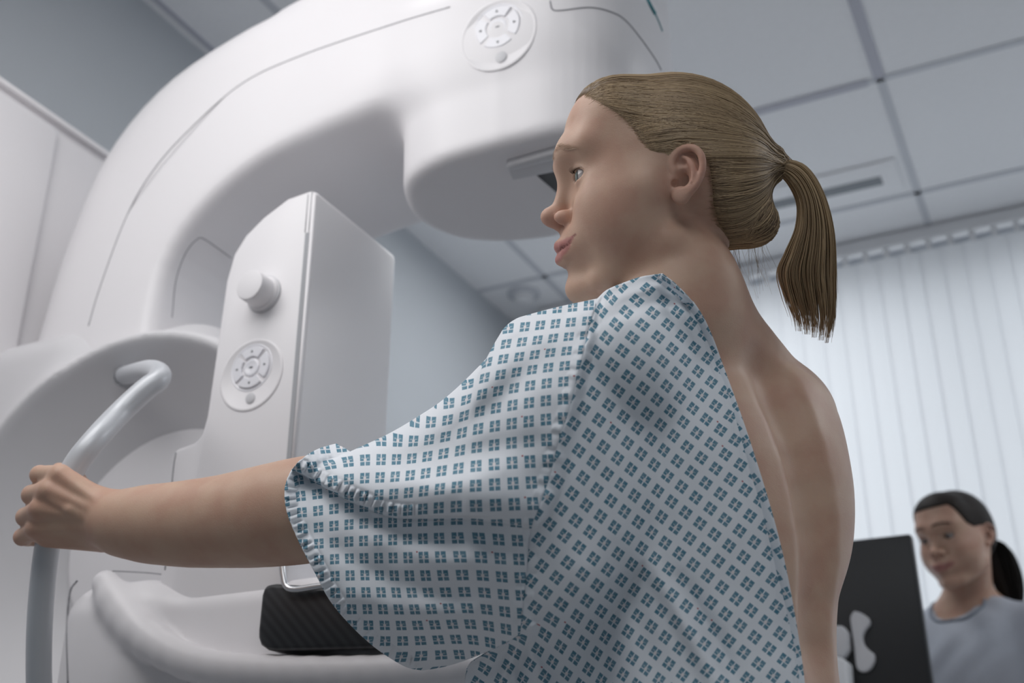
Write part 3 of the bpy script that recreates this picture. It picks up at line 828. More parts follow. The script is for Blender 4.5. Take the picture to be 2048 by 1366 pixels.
# flatter wrist into the hand
body += [(cone(Lwr, wf_, .0275, .027), 'u', .02)]
hd = 1.304
mc = np.stack([P(120., 950., hd - .028), P(98., 982., hd - .036), P(80., 1018., hd - .034), P(72., 1056., hd - .024)])
pp = np.stack([P(80., 950., hd - .006), P(64., 990., hd - .010), P(52., 1034., hd - .008), P(45., 1074., hd - .002)])
dp = np.stack([P(84., 958., hd + .021), P(68., 997., hd + .020), P(58., 1040., hd + .021), P(54., 1078., hd + .022)])
tp = np.stack([P(108., 965., hd + .030), P(94., 1004., hd + .030), P(84., 1047., hd + .030), P(78., 1082., hd + .028)])
th = [P(200., 1010., hd - .022), P(172., 985., hd + .004), P(150., 958., hd + .022), P(118., 940., hd + .032)]
body += hand_prims(wf_, mc, pp, dp, tp, th)
vd = lambda q: -q / np.linalg.norm(q, axis=-1, keepdims=True)
for i in range(4):                               # tendons on the back of the hand
    a_ = wf_ + (mc[i] - mc.mean(0)) * .22; a_ = a_ + vd(a_) * .021; b_2 = mc[i] + vd(mc[i]) * .0085
    body += [(cone(a_ * .8 + b_2 * .2, b_2, .0025, .0046), 'u', .007)]
body += [(cone(P(228., 1046., hd - .052), P(140., 1020., hd - .052), .0022, .0026), 'u', .007), (cone(P(140., 1020., hd - .052), P(104., 1000., hd - .046), .0026, .0022), 'u', .007)]
body += [(cone(P(205., 1075., hd - .022), P(95., 1075., hd - .012), .016, .011), 'u', .012),
         (cone(P(190., 1020., hd - .026), P(110., 985., hd - .02), .018, .014), 'u', .012)]
# right arm: bent in front of the body
Rel = Rsh + Fs[7] * .14 + np.array([0, 0, -.22]); Rwr = Rel + Fs[7] * .06 - Ss[7] * .17 + np.array([0, 0, .03])
body += chain([Rsh, Rsh * .5 + Rel * .5, Rel], [.043, .041, .040], .03) + chain([Rel, Rel * .5 + Rwr * .5, Rwr], [.041, .038, .026], .02)
hdv = nrm(Rwr - Rel); sd = nrm(np.cross(hdv, [0, 0, 1])); dn = np.cross(sd, hdv)
rm = np.stack([Rwr + hdv * .08 + dn * x for x in (.03, .01, -.01, -.03)])
rp_ = rm + hdv * .035 - sd * .012; rd = rp_ + hdv * .016 - sd * .018; rt = rd - sd * .02
body += hand_prims(Rwr + hdv * .01, rm, rp_, rd, rt, [Rwr + hdv * .02 + dn * .015, Rwr + hdv * .05 + dn * .045, Rwr + hdv * .08 + dn * .055, Rwr + hdv * .10 + dn * .05])
# legs and feet
for s in (-1, 1):
    hip = tpos(-.12, s * .085, 0); knee = tpos(-.12, s * .085, .02) + np.array([0, 0, -.33]); ank = tpos(-.12, s * .085, -.02) + np.array([0, 0, -.70])
    toe = ank + Fs[0] * .15 + np.array([0, 0, -.055])
    body += chain([hip, knee, ank], [.085, .056, .040], .04)
    body += [(cone(knee + np.array([0, 0, -.05]) - Fs[0] * .02, knee + np.array([0, 0, -.18]) - Fs[0] * .015, .045, .04), 'u', .03)]
    body += [(cone(ank + np.array([0, 0, -.045]) - Fs[0] * .03, toe, .031, .022), 'u', .03)]
body += [(head_fn(HO, HR, HS), 'u', .012)]
body += [(lambda p: -.896 - p[:, 2], 'i', .004)]
allp = np.vstack([Cs, Lwr, HO])
person, PV = sdf_obj('person', body, (-1.20, .66, -.93), (.06, 1.46, .80), .0019, M['skin'], None, 2, 0)
tag(person, 'blond woman with a ponytail in a printed open-backed gown gripping the side handle', 'person')
def skin_colors(V, O, R, S, base, lip, red, wr=None):
    q = (V - O) @ R * (1000 / S); q[:, 1] = np.abs(q[:, 1])
    c = np.tile(np.array(base), (len(V), 1))
    def mixin(m, col):
        nonlocal c
        c = c * (1 - m[:, None]) + np.array(col) * m[:, None]
    hm = (np.linalg.norm(q - np.array([60, 0, -10]), axis=1) < 120)
    # lips
    seg = np.array([(100, 0), (95, 14), (86, 25.0)])
    um = np.interp(q[:, 1], [0, 14, 25, 35], [-48.3, -47.9, -44.6, -38.4])
    hu = np.interp(q[:, 1], [0, 4, 14, 25, 34.5], [8.4, 9.4, 7.4, 4.8, .4]); hl = np.interp(q[:, 1], [0, 14, 25, 34.5], [10.2, 8.6, 5.2, .4])
    d = q[:, 2] - um; t = np.where(d > 0, d / hu, -d / hl)
    mixin(np.where(hm & (q[:, 0] > 68) & (q[:, 1] < 35), np.clip((1.15 - t) * 4, 0, 1), 0) * .85, lip)
    mixin(np.where(hm & (q[:, 0] > 68) & (q[:, 1] < 36), np.exp(-(d / .9) ** 2), 0) * .75, (.16, .05, .05))  # shade of the lip parting put into the colour as a dark line
    g = lambda p0, r: np.exp(-((q - np.array(p0)) ** 2).sum(1) / r ** 2)
    mixin(np.clip(g((60, 44, -22), 26) * .35 + g((106, 0, -15), 14) * .35 + g((96, 12, -18), 9) * .3 + g((-14, 80, 5), 34) * .45, 0, .6), red)
    return c, q
SK, LIP, RED = (.59, .395, .295), (.47, .20, .19), (.58, .28, .23)
c, q = skin_colors(PV, HO, HR, HS, SK, LIP, RED)
kn = sum(np.exp(-((PV - m_) ** 2).sum(1) / .010 ** 2) for m_ in np.vstack([mc, pp]))
kn = np.clip(kn * .4, 0, .45)[:, None]; c = c * (1 - kn) + np.array(RED) * kn
setcol(person, c)
def eyeball(O, R, S, gaze, parent, side, iris, white=(.50, .46, .45)):
    n1, n2 = 24, 32
    th_ = np.linspace(0, np.pi, n1 + 1); ph_ = np.linspace(0, 2 * np.pi, n2, endpoint=False)
    g = nrm(gaze); a = nrm(np.cross([0, 0, 1.0], g)); b2 = np.cross(g, a)
    r = 12.0 * S / 1000; ctr = O + R @ (np.array([77, 31 * side, 18]) * S / 1000)
    v, col = [], []
    for t in th_:
        for p_ in ph_:
            rr = r * (1 + .06 * math.exp(-(t / .45) ** 4))
            v.append(ctr + rr * (math.cos(t) * g + math.sin(t) * (math.cos(p_) * a + math.sin(p_) * b2)))
            deg = math.degrees(t)
            col.append((.004, .004, .004) if deg < 13 else iris if deg < 28 else (.05, .05, .05) if deg < 31 else white)
    f = [(i * n2 + j, i * n2 + (j + 1) % n2, (i + 1) * n2 + (j + 1) % n2, (i + 1) * n2 + j) for i in range(n1) for j in range(n2)]
    o = mk('eye', v, f, M['eye'], parent); recalc(o); setcol(o, col); return o
gz = HR @ np.array([1, .0, -.10])
for sd_ in (1, -1): eyeball(HO, HR, HS, gz, person, sd_, (.16, .20, .18))

# ------------------------------------------------------------------ the gown: traced cloth outlines with real depth
def body_hit(px, py, t0=.85, t1=1.4):
    return np.linalg.norm(on_surf(body, list(zip(px, py)), t0, t1, 140), axis=1) / np.linalg.norm(ray(px, py), axis=1)
def resamp(c, n):
    c = np.asarray(c, float); return catmull(c, n)
def coons(top, bot, left, right):
    """top/bot: (n,3) along u; left/right: (m,3) along v -> (m,n,3)"""
    n, m = len(top), len(left)
    u = np.linspace(0, 1, n)[None, :, None]; v = np.linspace(0, 1, m)[:, None, None]
    return ((1 - v) * top[None] + v * bot[None] + (1 - u) * left[:, None] + u * right[:, None]
            - ((1 - u) * (1 - v) * top[0] + u * (1 - v) * top[-1] + (1 - u) * v * bot[0] + u * v * bot[-1]))
def grid_faces(m, n, off=0, flip=False):
    i, j = np.meshgrid(np.arange(m - 1), np.arange(n - 1), indexing='ij')
    f = np.stack([i * n + j, i * n + j + 1, (i + 1) * n + j + 1, (i + 1) * n + j], -1).reshape(-1, 4) + off
    return f[:, ::-1] if flip else f
def blur(a, it=1, fix=True):
    for _ in range(it):
        b2 = a.copy()
        b2[1:-1, 1:-1] = (a[1:-1, 1:-1] * 2 + a[:-2, 1:-1] + a[2:, 1:-1] + a[1:-1, :-2] + a[1:-1, 2:]) / 6
        a = b2
    return a
def sd_of(pts): return ev_chunks(body_near, pts.reshape(-1, 3)).reshape(pts.shape[:-1])
body_near = [b_p for b_p in body[:-2]]
def clear(G, sgn, gap, it=4, sm=6):
    """move grid depth (third channel) along the rays until it clears the body by gap"""
    for _ in range(it):
        d = sd_of(P(G[..., 0], G[..., 1], G[..., 2]))
        need = np.clip(gap - d, 0, .03)
        G[..., 2] += sgn * need * 1.05
        G[..., 2] = blur(G[..., 2], sm)
    d = sd_of(P(G[..., 0], G[..., 1], G[..., 2])); G[..., 2] += sgn * np.clip(gap * .6 - d, 0, .03)
    return G
def flatten(X3, init, it=260):
    """spread the cloth flat with its edge lengths kept (for the printed pattern)"""
    U = init.copy()
    L = [(np.s_[:, 1:], np.s_[:, :-1]), (np.s_[1:, :], np.s_[:-1, :]), (np.s_[1:, 1:], np.s_[:-1, :-1]), (np.s_[1:, :-1], np.s_[:-1, 1:])]
    R_ = [np.linalg.norm(X3[a] - X3[b2], axis=-1) for a, b2 in L]
    for _ in range(it):
        acc = np.zeros_like(U); cnt = np.zeros(U.shape[:2])
        for (a, b2), r in zip(L, R_):
            d = U[a] - U[b2]; ln = np.maximum(np.linalg.norm(d, axis=-1), 1e-9)
            c = d * ((r - ln) / ln * .5)[..., None]
            acc[a] += c; acc[b2] -= c; cnt[a] += 1; cnt[b2] += 1
        U = U + acc / cnt[..., None] * 1.3
    return U
def flat_uv(X3, G, step=6):
    """flatten on a coarse grid, then refine"""
    m, n = X3.shape[:2]
    def sub(a, mm, nn):
        i = np.linspace(0, m - 1, mm).round().astype(int); j = np.linspace(0, n - 1, nn).round().astype(int)
        return a[np.ix_(i, j)]
    mc_, nc_ = max(m // step, 8), max(n // step, 8)
    dm = G[..., 2].mean(); init = np.stack([G[..., 0] * dm / F_PX, -G[..., 1] * dm / F_PX], -1)
    i0 = sub(init, mc_, nc_); D = flatten(sub(X3, mc_, nc_), i0, 500) - i0
    for _ in range(60):                       # keep only the broad part of the stretch: cloth print stays even
        q = np.pad(D, ((1, 1), (1, 1), (0, 0)), 'edge')
        D = (q[1:-1, 1:-1] * 2 + q[:-2, 1:-1] + q[2:, 1:-1] + q[1:-1, :-2] + q[1:-1, 2:]) / 6
    yi = np.linspace(0, mc_ - 1, m); xi = np.linspace(0, nc_ - 1, n)
    A = np.stack([np.stack([np.interp(xi, np.arange(nc_), D[r, :, k]) for r in range(mc_)]) for k in (0, 1)], -1)
    return init + np.stack([np.stack([np.interp(yi, np.arange(mc_), A[:, c_, k]) for c_ in range(n)], 1) for k in (0, 1)], -1)
def set_uv(o, uv):
    me = o.data; lay = me.uv_layers.new(name='cloth')
    idx = np.empty(len(me.loops), int); me.loops.foreach_get('vertex_index', idx)
    lay.data.foreach_set('uv', uv[idx].astype(np.float32).ravel())
def fbm(x, y, seed, n=5, sc=1.0):
    r = np.random.default_rng(seed); o = np.zeros_like(x)
    for i in range(n):
        a = r.uniform(0, 2 * np.pi); f_ = sc * (1.0 + .55 * i); ph = r.uniform(0, 6.28)
        o += np.sin((x * math.cos(a) + y * math.sin(a)) * f_ + ph + 1.2 * np.sin((x * -math.sin(a) + y * math.cos(a)) * f_ * .6 + ph * 2)) / (1 + .5 * i)
    return o
def sstep(a, b2, x):
    t = np.clip((x - a) / (b2 - a), 0, 1); return t * t * (3 - 2 * t)
def line_dist(px, py, pts):
    """distance in px to a polyline, and arc position"""
    d = np.full(px.shape, 1e9); s_ = np.zeros(px.shape); acc = 0
    pts = np.asarray(pts, float)
    for a, b2 in zip(pts[:-1], pts[1:]):
        e = b2 - a; L_ = np.hypot(*e); t = np.clip(((px - a[0]) * e[0] + (py - a[1]) * e[1]) / L_ ** 2, 0, 1)
        dd = np.hypot(px - a[0] - t * e[0], py - a[1] - t * e[1]); m = dd < d
        d = np.where(m, dd, d); s_ = np.where(m, acc + t * L_, s_); acc += L_
    return d, s_
def ridge(px, py, pts, wd, amp, fade=True):
    d, s_ = line_dist(px, py, pts); tot = s_.max()
    w2 = np.exp(-(d / wd) ** 2)
    if fade:
        L_ = sum(np.hypot(*(np.subtract(b2, a))) for a, b2 in zip(pts[:-1], pts[1:]))
        w2 = w2 * np.sin(np.pi * np.clip(.12 + .76 * s_ / L_, 0, 1))
    return amp * w2

# printed cotton
def gown_mat(name, rot, tint=(0.83, 0.86, 0.90)):
    m = mat(name, tint, 0.85, 0.15)
    n, l, b = nt(m)
    uv = n.new('ShaderNodeUVMap'); uv.uv_map = 'cloth'
    mp = n.new('ShaderNodeMapping'); mp.inputs['Rotation'].default_value = (0, 0, math.radians(rot)); mp.inputs['Scale'].default_value = (1 / .0150, 1 / .0156, 1)
    l.new(uv.outputs[0], mp.inputs[0])
    sx = n.new('ShaderNodeSeparateXYZ'); l.new(mp.outputs[0], sx.inputs[0])
    def mth(op, a, b2=None, c=None):
        k = n.new('ShaderNodeMath'); k.operation = op
        for i, q in enumerate((a, b2, c)):
            if q is None: continue
            if isinstance(q, (int, float)): k.inputs[i].default_value = q
            else: l.new(q, k.inputs[i])
        return k.outputs[0]
    X = mth('SUBTRACT', mth('FRACT', sx.outputs[0]), .5); Y = mth('SUBTRACT', mth('FRACT', sx.outputs[1]), .5)
    ax, ay = mth('ABSOLUTE', X), mth('ABSOLUTE', Y)
    def below(a, t, s=.018): return mth('SMOOTHSTEP', a, t + s, t - s) if False else mth('MULTIPLY', mth('ADD', mth('DIVIDE', mth('SUBTRACT', t, a), 2 * s), .5), 1.0)
    def clampn(a):
        k = n.new('ShaderNodeClamp'); l.new(a, k.inputs[0]); return k.outputs[0]
    sq = mth('MULTIPLY', clampn(below(ax, .30)), clampn(below(ay, .30)))
    gapv = clampn(below(ax, .034)); y2 = mth('ABSOLUTE', mth('ADD', Y, .07)); gaph = clampn(below(y2, .028))
    y3 = mth('ABSOLUTE', mth('SUBTRACT', Y, .10)); x3 = mth('ABSOLUTE', mth('SUBTRACT', ax, .15)); g3 = mth('MULTIPLY', clampn(below(y3, .022)), clampn(below(x3, .075)))
    cen = mth('MULTIPLY', clampn(below(ax, .085)), clampn(below(mth('ABSOLUTE', Y), .085)))
    cut = mth('MAXIMUM', mth('MAXIMUM', gapv, mth('MULTIPLY', gaph, .8)), mth('MAXIMUM', mth('MULTIPLY', g3, .45), cen))
    ink = mth('MULTIPLY', sq, mth('SUBTRACT', 1.0, cut))
    # a little uneven printing
    no = n.new('ShaderNodeTexNoise'); no.inputs['Scale'].default_value = 260; l.new(uv.outputs[0], no.inputs['Vector'])
    ink = mth('MULTIPLY', ink, mth('ADD', .72, mth('MULTIPLY', no.outputs['Fac'], .4)))
    # rare tiny red ticks between the squares
    wn = n.new('ShaderNodeTexWhiteNoise'); wn.noise_dimensions = '2D'
    fl = n.new('ShaderNodeVectorMath'); fl.operation = 'FLOOR'; l.new(mp.outputs[0], fl.inputs[0]); l.new(fl.outputs[0], wn.inputs['Vector'])
    tick = mth('MULTIPLY', mth('GREATER_THAN', wn.outputs['Value'], .965), mth('MULTIPLY', clampn(below(mth('ABSOLUTE', mth('SUBTRACT', X, -.40)), .05)), clampn(below(mth('ABSOLUTE', mth('SUBTRACT', Y, .30)), .04))))
    def mix(f, a, b2):
        k = n.new('ShaderNodeMix'); k.data_type = 'RGBA'
        if isinstance(f, float): k.inputs[0].default_value = f
        else: l.new(f, k.inputs[0])
        for i, q in ((6, a), (7, b2)):
            if isinstance(q, tuple): k.inputs[i].default_value = (*q, 1)
            else: l.new(q, k.inputs[i])
        return k.outputs[2]
    c = mix(ink, tint, (0.085, 0.235, 0.325))
    c = mix(mth('MULTIPLY', mth('MULTIPLY', cen, sq), .22), c, (0.75, 0.45, 0.33))
    c = mix(tick, c, (0.45, 0.10, 0.12))
    l.new(c, b.inputs['Base Color'])
    # weave
    wv1 = n.new('ShaderNodeTexNoise'); wv1.inputs['Scale'].default_value = 900; l.new(uv.outputs[0], wv1.inputs['Vector'])
    bu = n.new('ShaderNodeBump'); bu.inputs['Strength'].default_value = .12; bu.inputs['Distance'].default_value = .0004
    l.new(wv1.outputs['Fac'], bu.inputs['Height']); l.new(bu.outputs[0], b.inputs['Normal'])
    return m
M['gown_sleeve'] = gown_mat('printed_cotton_sleeve', -2.0)
M['gown_body'] = gown_mat('printed_cotton_body', 35.0)
M['gown_edge'] = gown_mat('printed_cotton_binding', 20.0, (0.78, 0.82, 0.87))

# outlines (px, py, depth)
seam_c = resamp([(1195, 598, 1.030), (1180, 648, .990), (1166, 710, .962), (1150, 770, .946), (1134, 830, .938), (1115, 890, .934), (1100, 950, .932), (1080, 1010, .934), (1062, 1055, .936), (1055, 1130, .940), (1048, 1200, .945), (1040, 1268, .952)], 240)
top_c = resamp([(1195, 598, 1.030), (1120, 614, 1.04), (1062, 629, 1.055), (1030, 640, 1.065), (1005, 662, 1.075), (988, 700, 1.09), (950, 742, 1.11), (900, 790, 1.13), (850, 826, 1.145), (800, 858, 1.155), (750, 884, 1.16), (708, 904, 1.16), (690, 897, 1.16), (672, 888, 1.16)], 260)
cuff_c = resamp([(672, 888, 1.160), (640, 897, 1.135), (612, 912, 1.115), (588, 934, 1.10), (573, 962, 1.09), (569, 990, 1.083), (574, 1025, 1.075), (588, 1062, 1.068), (606, 1100, 1.06), (630, 1145, 1.052), (660, 1200, 1.045), (700, 1248, 1.042), (745, 1290, 1.042), (785, 1318, 1.045), (815, 1334, 1.05), (845, 1340, 1.058)], 240)
bot_c = resamp([(1040, 1268, .952), (1000, 1291, .972), (935, 1318, 1.005), (890, 1332, 1.032), (845, 1340, 1.058)], 260)
G = coons(top_c, bot_c, seam_c, cuff_c)
m_, n_ = G.shape[:2]
uu, vv = np.meshgrid(np.linspace(0, 1, n_), np.linspace(0, 1, m_))
G[..., 2] -= .034 * np.sin(np.pi * vv) ** .8 * np.sin(np.pi * np.clip(uu * .75 + .12, 0, 1))
G = clear(G, -1, .012)
px, py = G[..., 0], G[..., 1]
# the deep fold across the sleeve, its ruffled hem, and smaller folds
CR = np.array([(560, 925), (588, 938), (640, 968), (700, 1000), (760, 1026), (800, 1035), (860, 1036), (940, 1036), (1000, 1042), (1062, 1055), (1100, 1062)], float)
sv = py - np.interp(px, CR[:, 0], CR[:, 1])
along = sstep(569, 600, px) * (1 - .55 * sstep(930, 1062, px))
dz = -.024 * np.exp(-((sv + 42) / 52.) ** 2) * (1 - sstep(-5, 2, sv)) * along
dz += .014 * np.exp(-(np.maximum(sv, 0) / 62.) ** 2) * sstep(-3, 4, sv) * along
def pucker(d, s_, w0, amp, wl, seed):
    win = sstep(0, .25 * w0, d) * (1 - sstep(.75 * w0, w0, d))
    ph = s_ / wl * 2 * np.pi
    return -amp * win * (np.sin(ph + .9 * np.sin(s_ / 23.) + seed) + .5 * np.sin(1.7 * ph + 2 * np.sin(s_ / 31. + seed)))
hem_d, hem_s = line_dist(px, py, CR[1:7])
hemwin = (sv < 0) * (1 - sstep(800, 880, px))
dz += pucker(hem_d, hem_s, 28, .0022, 15, 1.3) * hemwin + .0014 * np.exp(-((hem_d - 27) / 3.) ** 2) * hemwin
cd_, cs_ = line_dist(px, py, cuff_c[::4, :2])
low = sstep(925, 945, py)
dz += pucker(cd_, cs_, 26, .0015, 16, .4) + .0012 * np.exp(-((cd_ - 27) / 3.) ** 2)
dz += .0016 * np.exp(-(line_dist(px, py, [(838, 826), (790, 862), (740, 900), (706, 932)])[0] / 2.6) ** 2)
sd2, ss2 = line_dist(px, py, seam_c[::6, :2])
dz += .0018 * np.exp(-(sd2 / 3.) ** 2) + pucker(sd2, ss2, 22, .0009, 34, 2.1)
for pts, wd, am in [([(1050, 690), (960, 770), (880, 850)], 30, -.005), ([(1090, 720), (1000, 800), (900, 880), (800, 930)], 26, .005), ([(1010, 665), (1060, 660), (1110, 690)], 22, -.004),
                    ([(990, 705), (1040, 675), (1100, 650)], 14, .003), ([(720, 920), (800, 965), (900, 970), (1000, 940)], 22, -.004), ([(700, 908), (650, 950), (610, 960)], 16, .005),
                    ([(640, 1010), (760, 1080), (900, 1120), (1030, 1120)], 24, -.004), ([(620, 1060), (740, 1140), (880, 1190), (1020, 1180)], 22, .004), ([(680, 1180), (800, 1220), (940, 1230)], 26, -.004),
                    ([(860, 920), (960, 900), (1090, 880)], 26, .003), ([(940, 1100), (960, 1200), (930, 1290)], 26, -.003), ([(760, 1110), (800, 1210), (830, 1300)], 22, .003)]:
    dz += ridge(px, py, pts, wd, am * 1.5)
dz += .0009 * fbm(px / 40., py / 40., 3)
edge_w = np.minimum(1, np.minimum(vv, 1 - vv) * 14 + .15)
UVs = flat_uv(P(G[..., 0], G[..., 1], blur(G[..., 2].copy(), 60)), G)
UVs[..., 1] -= .005 * sstep(-2, 3, sv) * along
G[..., 2] += dz * edge_w
X = P(G[..., 0], G[..., 1], G[..., 2])
# far side of the sleeve
mf, nf = 60, 65
sl = lambda c, k: c[np.linspace(0, len(c) - 1, k).round().astype(int)]
cuff_far = resamp([(672, 888, 1.160), (678, 930, 1.19), (690, 1000, 1.205), (712, 1080, 1.20), (745, 1170, 1.17), (785, 1260, 1.12), (820, 1315, 1.08), (845, 1340, 1.058)], mf)
seam_far = sl(seam_c, mf).copy(); seam_far[:, 2] += .13 * np.sin(np.pi * np.linspace(0, 1, mf)) ** .7
GF = coons(sl(top_c, nf), sl(bot_c, nf), seam_far, cuff_far)
uf, vf = np.meshgrid(np.linspace(0, 1, nf), np.linspace(0, 1, mf))
GF[..., 2] += .045 * np.sin(np.pi * vf) * np.sin(np.pi * (uf * .8 + .1))
GF = clear(GF, 1, .012, 4, 2)
XF = P(GF[..., 0], GF[..., 1], GF[..., 2])
# torso panel (camera side)
mt, ntc = 300, 170
edge_px = [(1325, 548), (1356, 572), (1390, 612), (1420, 672), (1445, 740), (1480, 838), (1510, 930), (1540, 1030), (1565, 1130), (1584, 1230), (1599, 1330), (1606, 1390), (1625, 1520), (1640, 1700)]
eb = resamp([(a, b2, 0) for a, b2 in edge_px], mt)
hit = body_hit(eb[:, 0], eb[:, 1]); okh = eb[:, 1] < 1600
hit = np.convolve(np.pad(hit, 12, 'edge'), np.ones(25) / 25, 'valid')
eb[:, 2] = np.minimum(hit - .010, np.interp(eb[:, 1], [548, 600, 700], [1.035, 1.035, 1.2]))
left_b = np.vstack([seam_c[::2], resamp([(1040, 1268, .952), (1000, 1290, .985), (962, 1312, 1.03), (938, 1330, 1.06), (930, 1366, 1.065), (915, 1500, 1.08), (905, 1700, 1.10)], 181)[1:]])
left_b = left_b[np.linspace(0, len(left_b) - 1, mt).round().astype(int)]
ridge_c = resamp([(1195, 598, 1.030), (1215, 580, 1.04), (1250, 565, 1.05), (1290, 552, 1.05), (1325, 548, eb[0, 2])], ntc)
bot_b = resamp([(905, 1700, 1.10), (1100, 1710, .98), (1350, 1712, .99), (1640, 1700, eb[-1, 2])], ntc)
GT = coons(ridge_c, bot_b, left_b, eb)
ut, vt = np.meshgrid(np.linspace(0, 1, ntc), np.linspace(0, 1, mt))
GT[..., 2] -= .030 * np.sin(np.pi * ut) * sstep(0, .25, vt)
GT[..., 2] = blur(GT[..., 2], 400)
GT = clear(GT, -1, .010, 4, 8)
px, py = GT[..., 0], GT[..., 1]
dz = np.zeros_like(px)
for pts, wd, am in [([(1062, 1252), (1030, 1300), (1000, 1366), (980, 1450)], 11, -.007), ([(1062, 1252), (1065, 1310), (1090, 1366), (1120, 1460)], 11, -.006), ([(1062, 1252), (1010, 1275), (960, 1330)], 10, -.006), ([(1050, 1300), (1040, 1340), (1045, 1420)], 9, .005),
                    ([(1300, 1130), (1350, 1210), (1410, 1320), (1450, 1420)], 20, -.006), ([(1360, 1160), (1420, 1260), (1480, 1380)], 20, .005), ([(1230, 1100), (1270, 1220), (1320, 1366)], 26, .003),
                    ([(1200, 640), (1260, 620), (1330, 600), (1380, 612)], 12, .004), ([(1195, 615), (1250, 590), (1320, 572)], 10, -.004), ([(1250, 700), (1330, 800), (1400, 950)], 50, -.003), ([(1160, 800), (1180, 950), (1170, 1100)], 26, .004),
                    ([(1345, 575), (1375, 640), (1400, 700)], 9, -.003), ([(1300, 560), (1330, 610), (1370, 690)], 10, .003)]:
    dz += ridge(px, py, pts, wd, am * 1.5)
sd2, ss2 = line_dist(px, py, seam_c[::6, :2])
dz += .0018 * np.exp(-(sd2 / 3.) ** 2) + pucker(sd2, ss2, 22, .0009, 36, .7)
ed2, es2 = line_dist(px, py, np.array(edge_px, float))
dz += .0016 * np.exp(-((ed2 - 17) / 3.) ** 2)
dz += .0006 * fbm(px / 50., py / 50., 9)
UVt = flat_uv(P(GT[..., 0], GT[..., 1], blur(GT[..., 2].copy(), 60)), GT)
GT[..., 2] += dz * np.minimum(1, vt * 30 + .2)
XT = P(GT[..., 0], GT[..., 1], GT[..., 2])
# sew the panel to the sleeve along the armhole seam
dl = X[0:240:2, 0] - XT[:120, 0]
dl = np.vstack([dl, dl[-1] * (1 - sstep(0, 40, np.arange(mt - 120)))[:, None]])
XT = XT + dl[:, None, :] * (1 - sstep(0, 22, np.arange(ntc)))[None, :, None]
# front of the gown (far side)
mg, ng = 70, 50
left_f = left_b[np.linspace(0, mt - 1, mg).round().astype(int)].copy(); k_ = sstep(1268, 1320, left_f[:, 1])
left_f[:, 2] += .13 * (1 - k_) * np.sin(np.pi * np.clip(np.linspace(0, 1.4, mg), 0, 1)) ** .7
right_f = resamp([(1325, 548, eb[0, 2]), (1345, 620, 1.14), (1390, 740, 1.22), (1420, 900, 1.26), (1440, 1100, 1.27), (1450, 1366, 1.26), (1460, 1700, 1.27)], mg)
GF2 = coons(sl(ridge_c, ng), resamp([(905, 1700, 1.10), (1050, 1690, 1.26), (1250, 1690, 1.29), (1460, 1700, 1.27)], ng), left_f, right_f)
GF2[..., 2] += .05 * np.sin(np.pi * np.meshgrid(np.linspace(0, 1, ng), np.linspace(0, 1, mg))[0])
GF2 = clear(GF2, 1, .012, 4, 2)
XF2 = P(GF2[..., 0], GF2[..., 1], GF2[..., 2])
def cloth(name, near, far, uvn, material, parent):
    (mA, nA), (mB, nB) = near.shape[:2], far.shape[:2]
    V = np.vstack([near.reshape(-1, 3), far.reshape(-1, 3)])
    Fc = np.vstack([grid_faces(mA, nA), grid_faces(mB, nB, mA * nA, True)])
    o = mk(name, V, Fc, material, parent)
    uvf = np.stack([np.linalg.norm(far - far[:, :1], axis=-1) + .3, -np.cumsum(np.r_[0, np.linalg.norm(np.diff(far[:, nB // 2], axis=0), axis=1)])[:, None] * np.ones((1, nB))], -1)
    set_uv(o, np.vstack([uvn.reshape(-1, 2), uvf.reshape(-1, 2)]))
    md = o.modifiers.new('thickness', 'SOLIDIFY'); md.thickness = .0011; md.offset = 0
    return o
gown = cloth('gown', XT, XF2, UVt, M['gown_body'], person)
gown.matrix_parent_inverse = Matrix.Identity(4)
gown['label'] = 'pale blue gown printed with small teal squares'
sleeve = cloth('sleeve', X, XF, UVs, M['gown_sleeve'], gown)
sleeve.matrix_parent_inverse = Matrix.Identity(4)
# folded binding along the open back edge
be = eb[2:].copy(); bp = P(be[:, 0] - 10, be[:, 1], be[:, 2] - .0055)
v, f = tube_arrays(bp, np.interp(np.arange(len(bp)), [0, 30, len(bp)], [.003, .0072, .0080]), 10, .36)
eo = mk('edge_binding', v, f, M['gown_edge'], gown); eo.matrix_parent_inverse = Matrix.Identity(4)
al = np.r_[0, np.cumsum(np.linalg.norm(np.diff(bp, axis=0), axis=1))]
set_uv(eo, np.stack([np.repeat(al, 10) + .004, np.tile(np.linspace(0, .030, 10), len(bp))], -1))

# ------------------------------------------------------------------ the patient's hair
head_only = [(head_fn(HO, HR, HS), 'u', 0)]
def to_local(p): return (p - HO) @ HR * (1000 / HS)
def from_local(q): return HO + (np.asarray(q, float) * HS / 1000) @ HR.T
def mid_ray(px, py):
    r = ray(px, py); t = (HO @ HR[:, 1]) / (r @ HR[:, 1]); return r * t
hl_px = [(1168, 192), (1188, 196), (1213, 208), (1240, 228), (1262, 250), (1282, 280), (1300, 303), (1322, 308), (1346, 298), (1362, 286)]
hl2_px = [(1413, 318), (1420, 360), (1424, 410), (1434, 450), (1452, 490), (1474, 516)]
HLN = to_local(on_surf(head_only, hl_px, .95, 1.3, 200)); HLB = to_local(on_surf(head_only, hl2_px, .95, 1.3, 200))
TIE = mid_ray(1541., 330.); TL = to_local(TIE)
hair_poly = np.vstack([[(HLN[0, 0] + 40, HLN[0, 2] + 6)], HLN[:, [0, 2]], [(-10, 36), (-24, 34)], HLB[:, [0, 2]], [(HLB[-1, 0] - 6, HLB[-1, 2] - 12), (-160, HLB[-1, 2] - 12), (-160, 190), (HLN[0, 0] + 40, 190)]])
hp2 = poly2(hair_poly)
BL = to_local(mid_ray(1512., 452.))
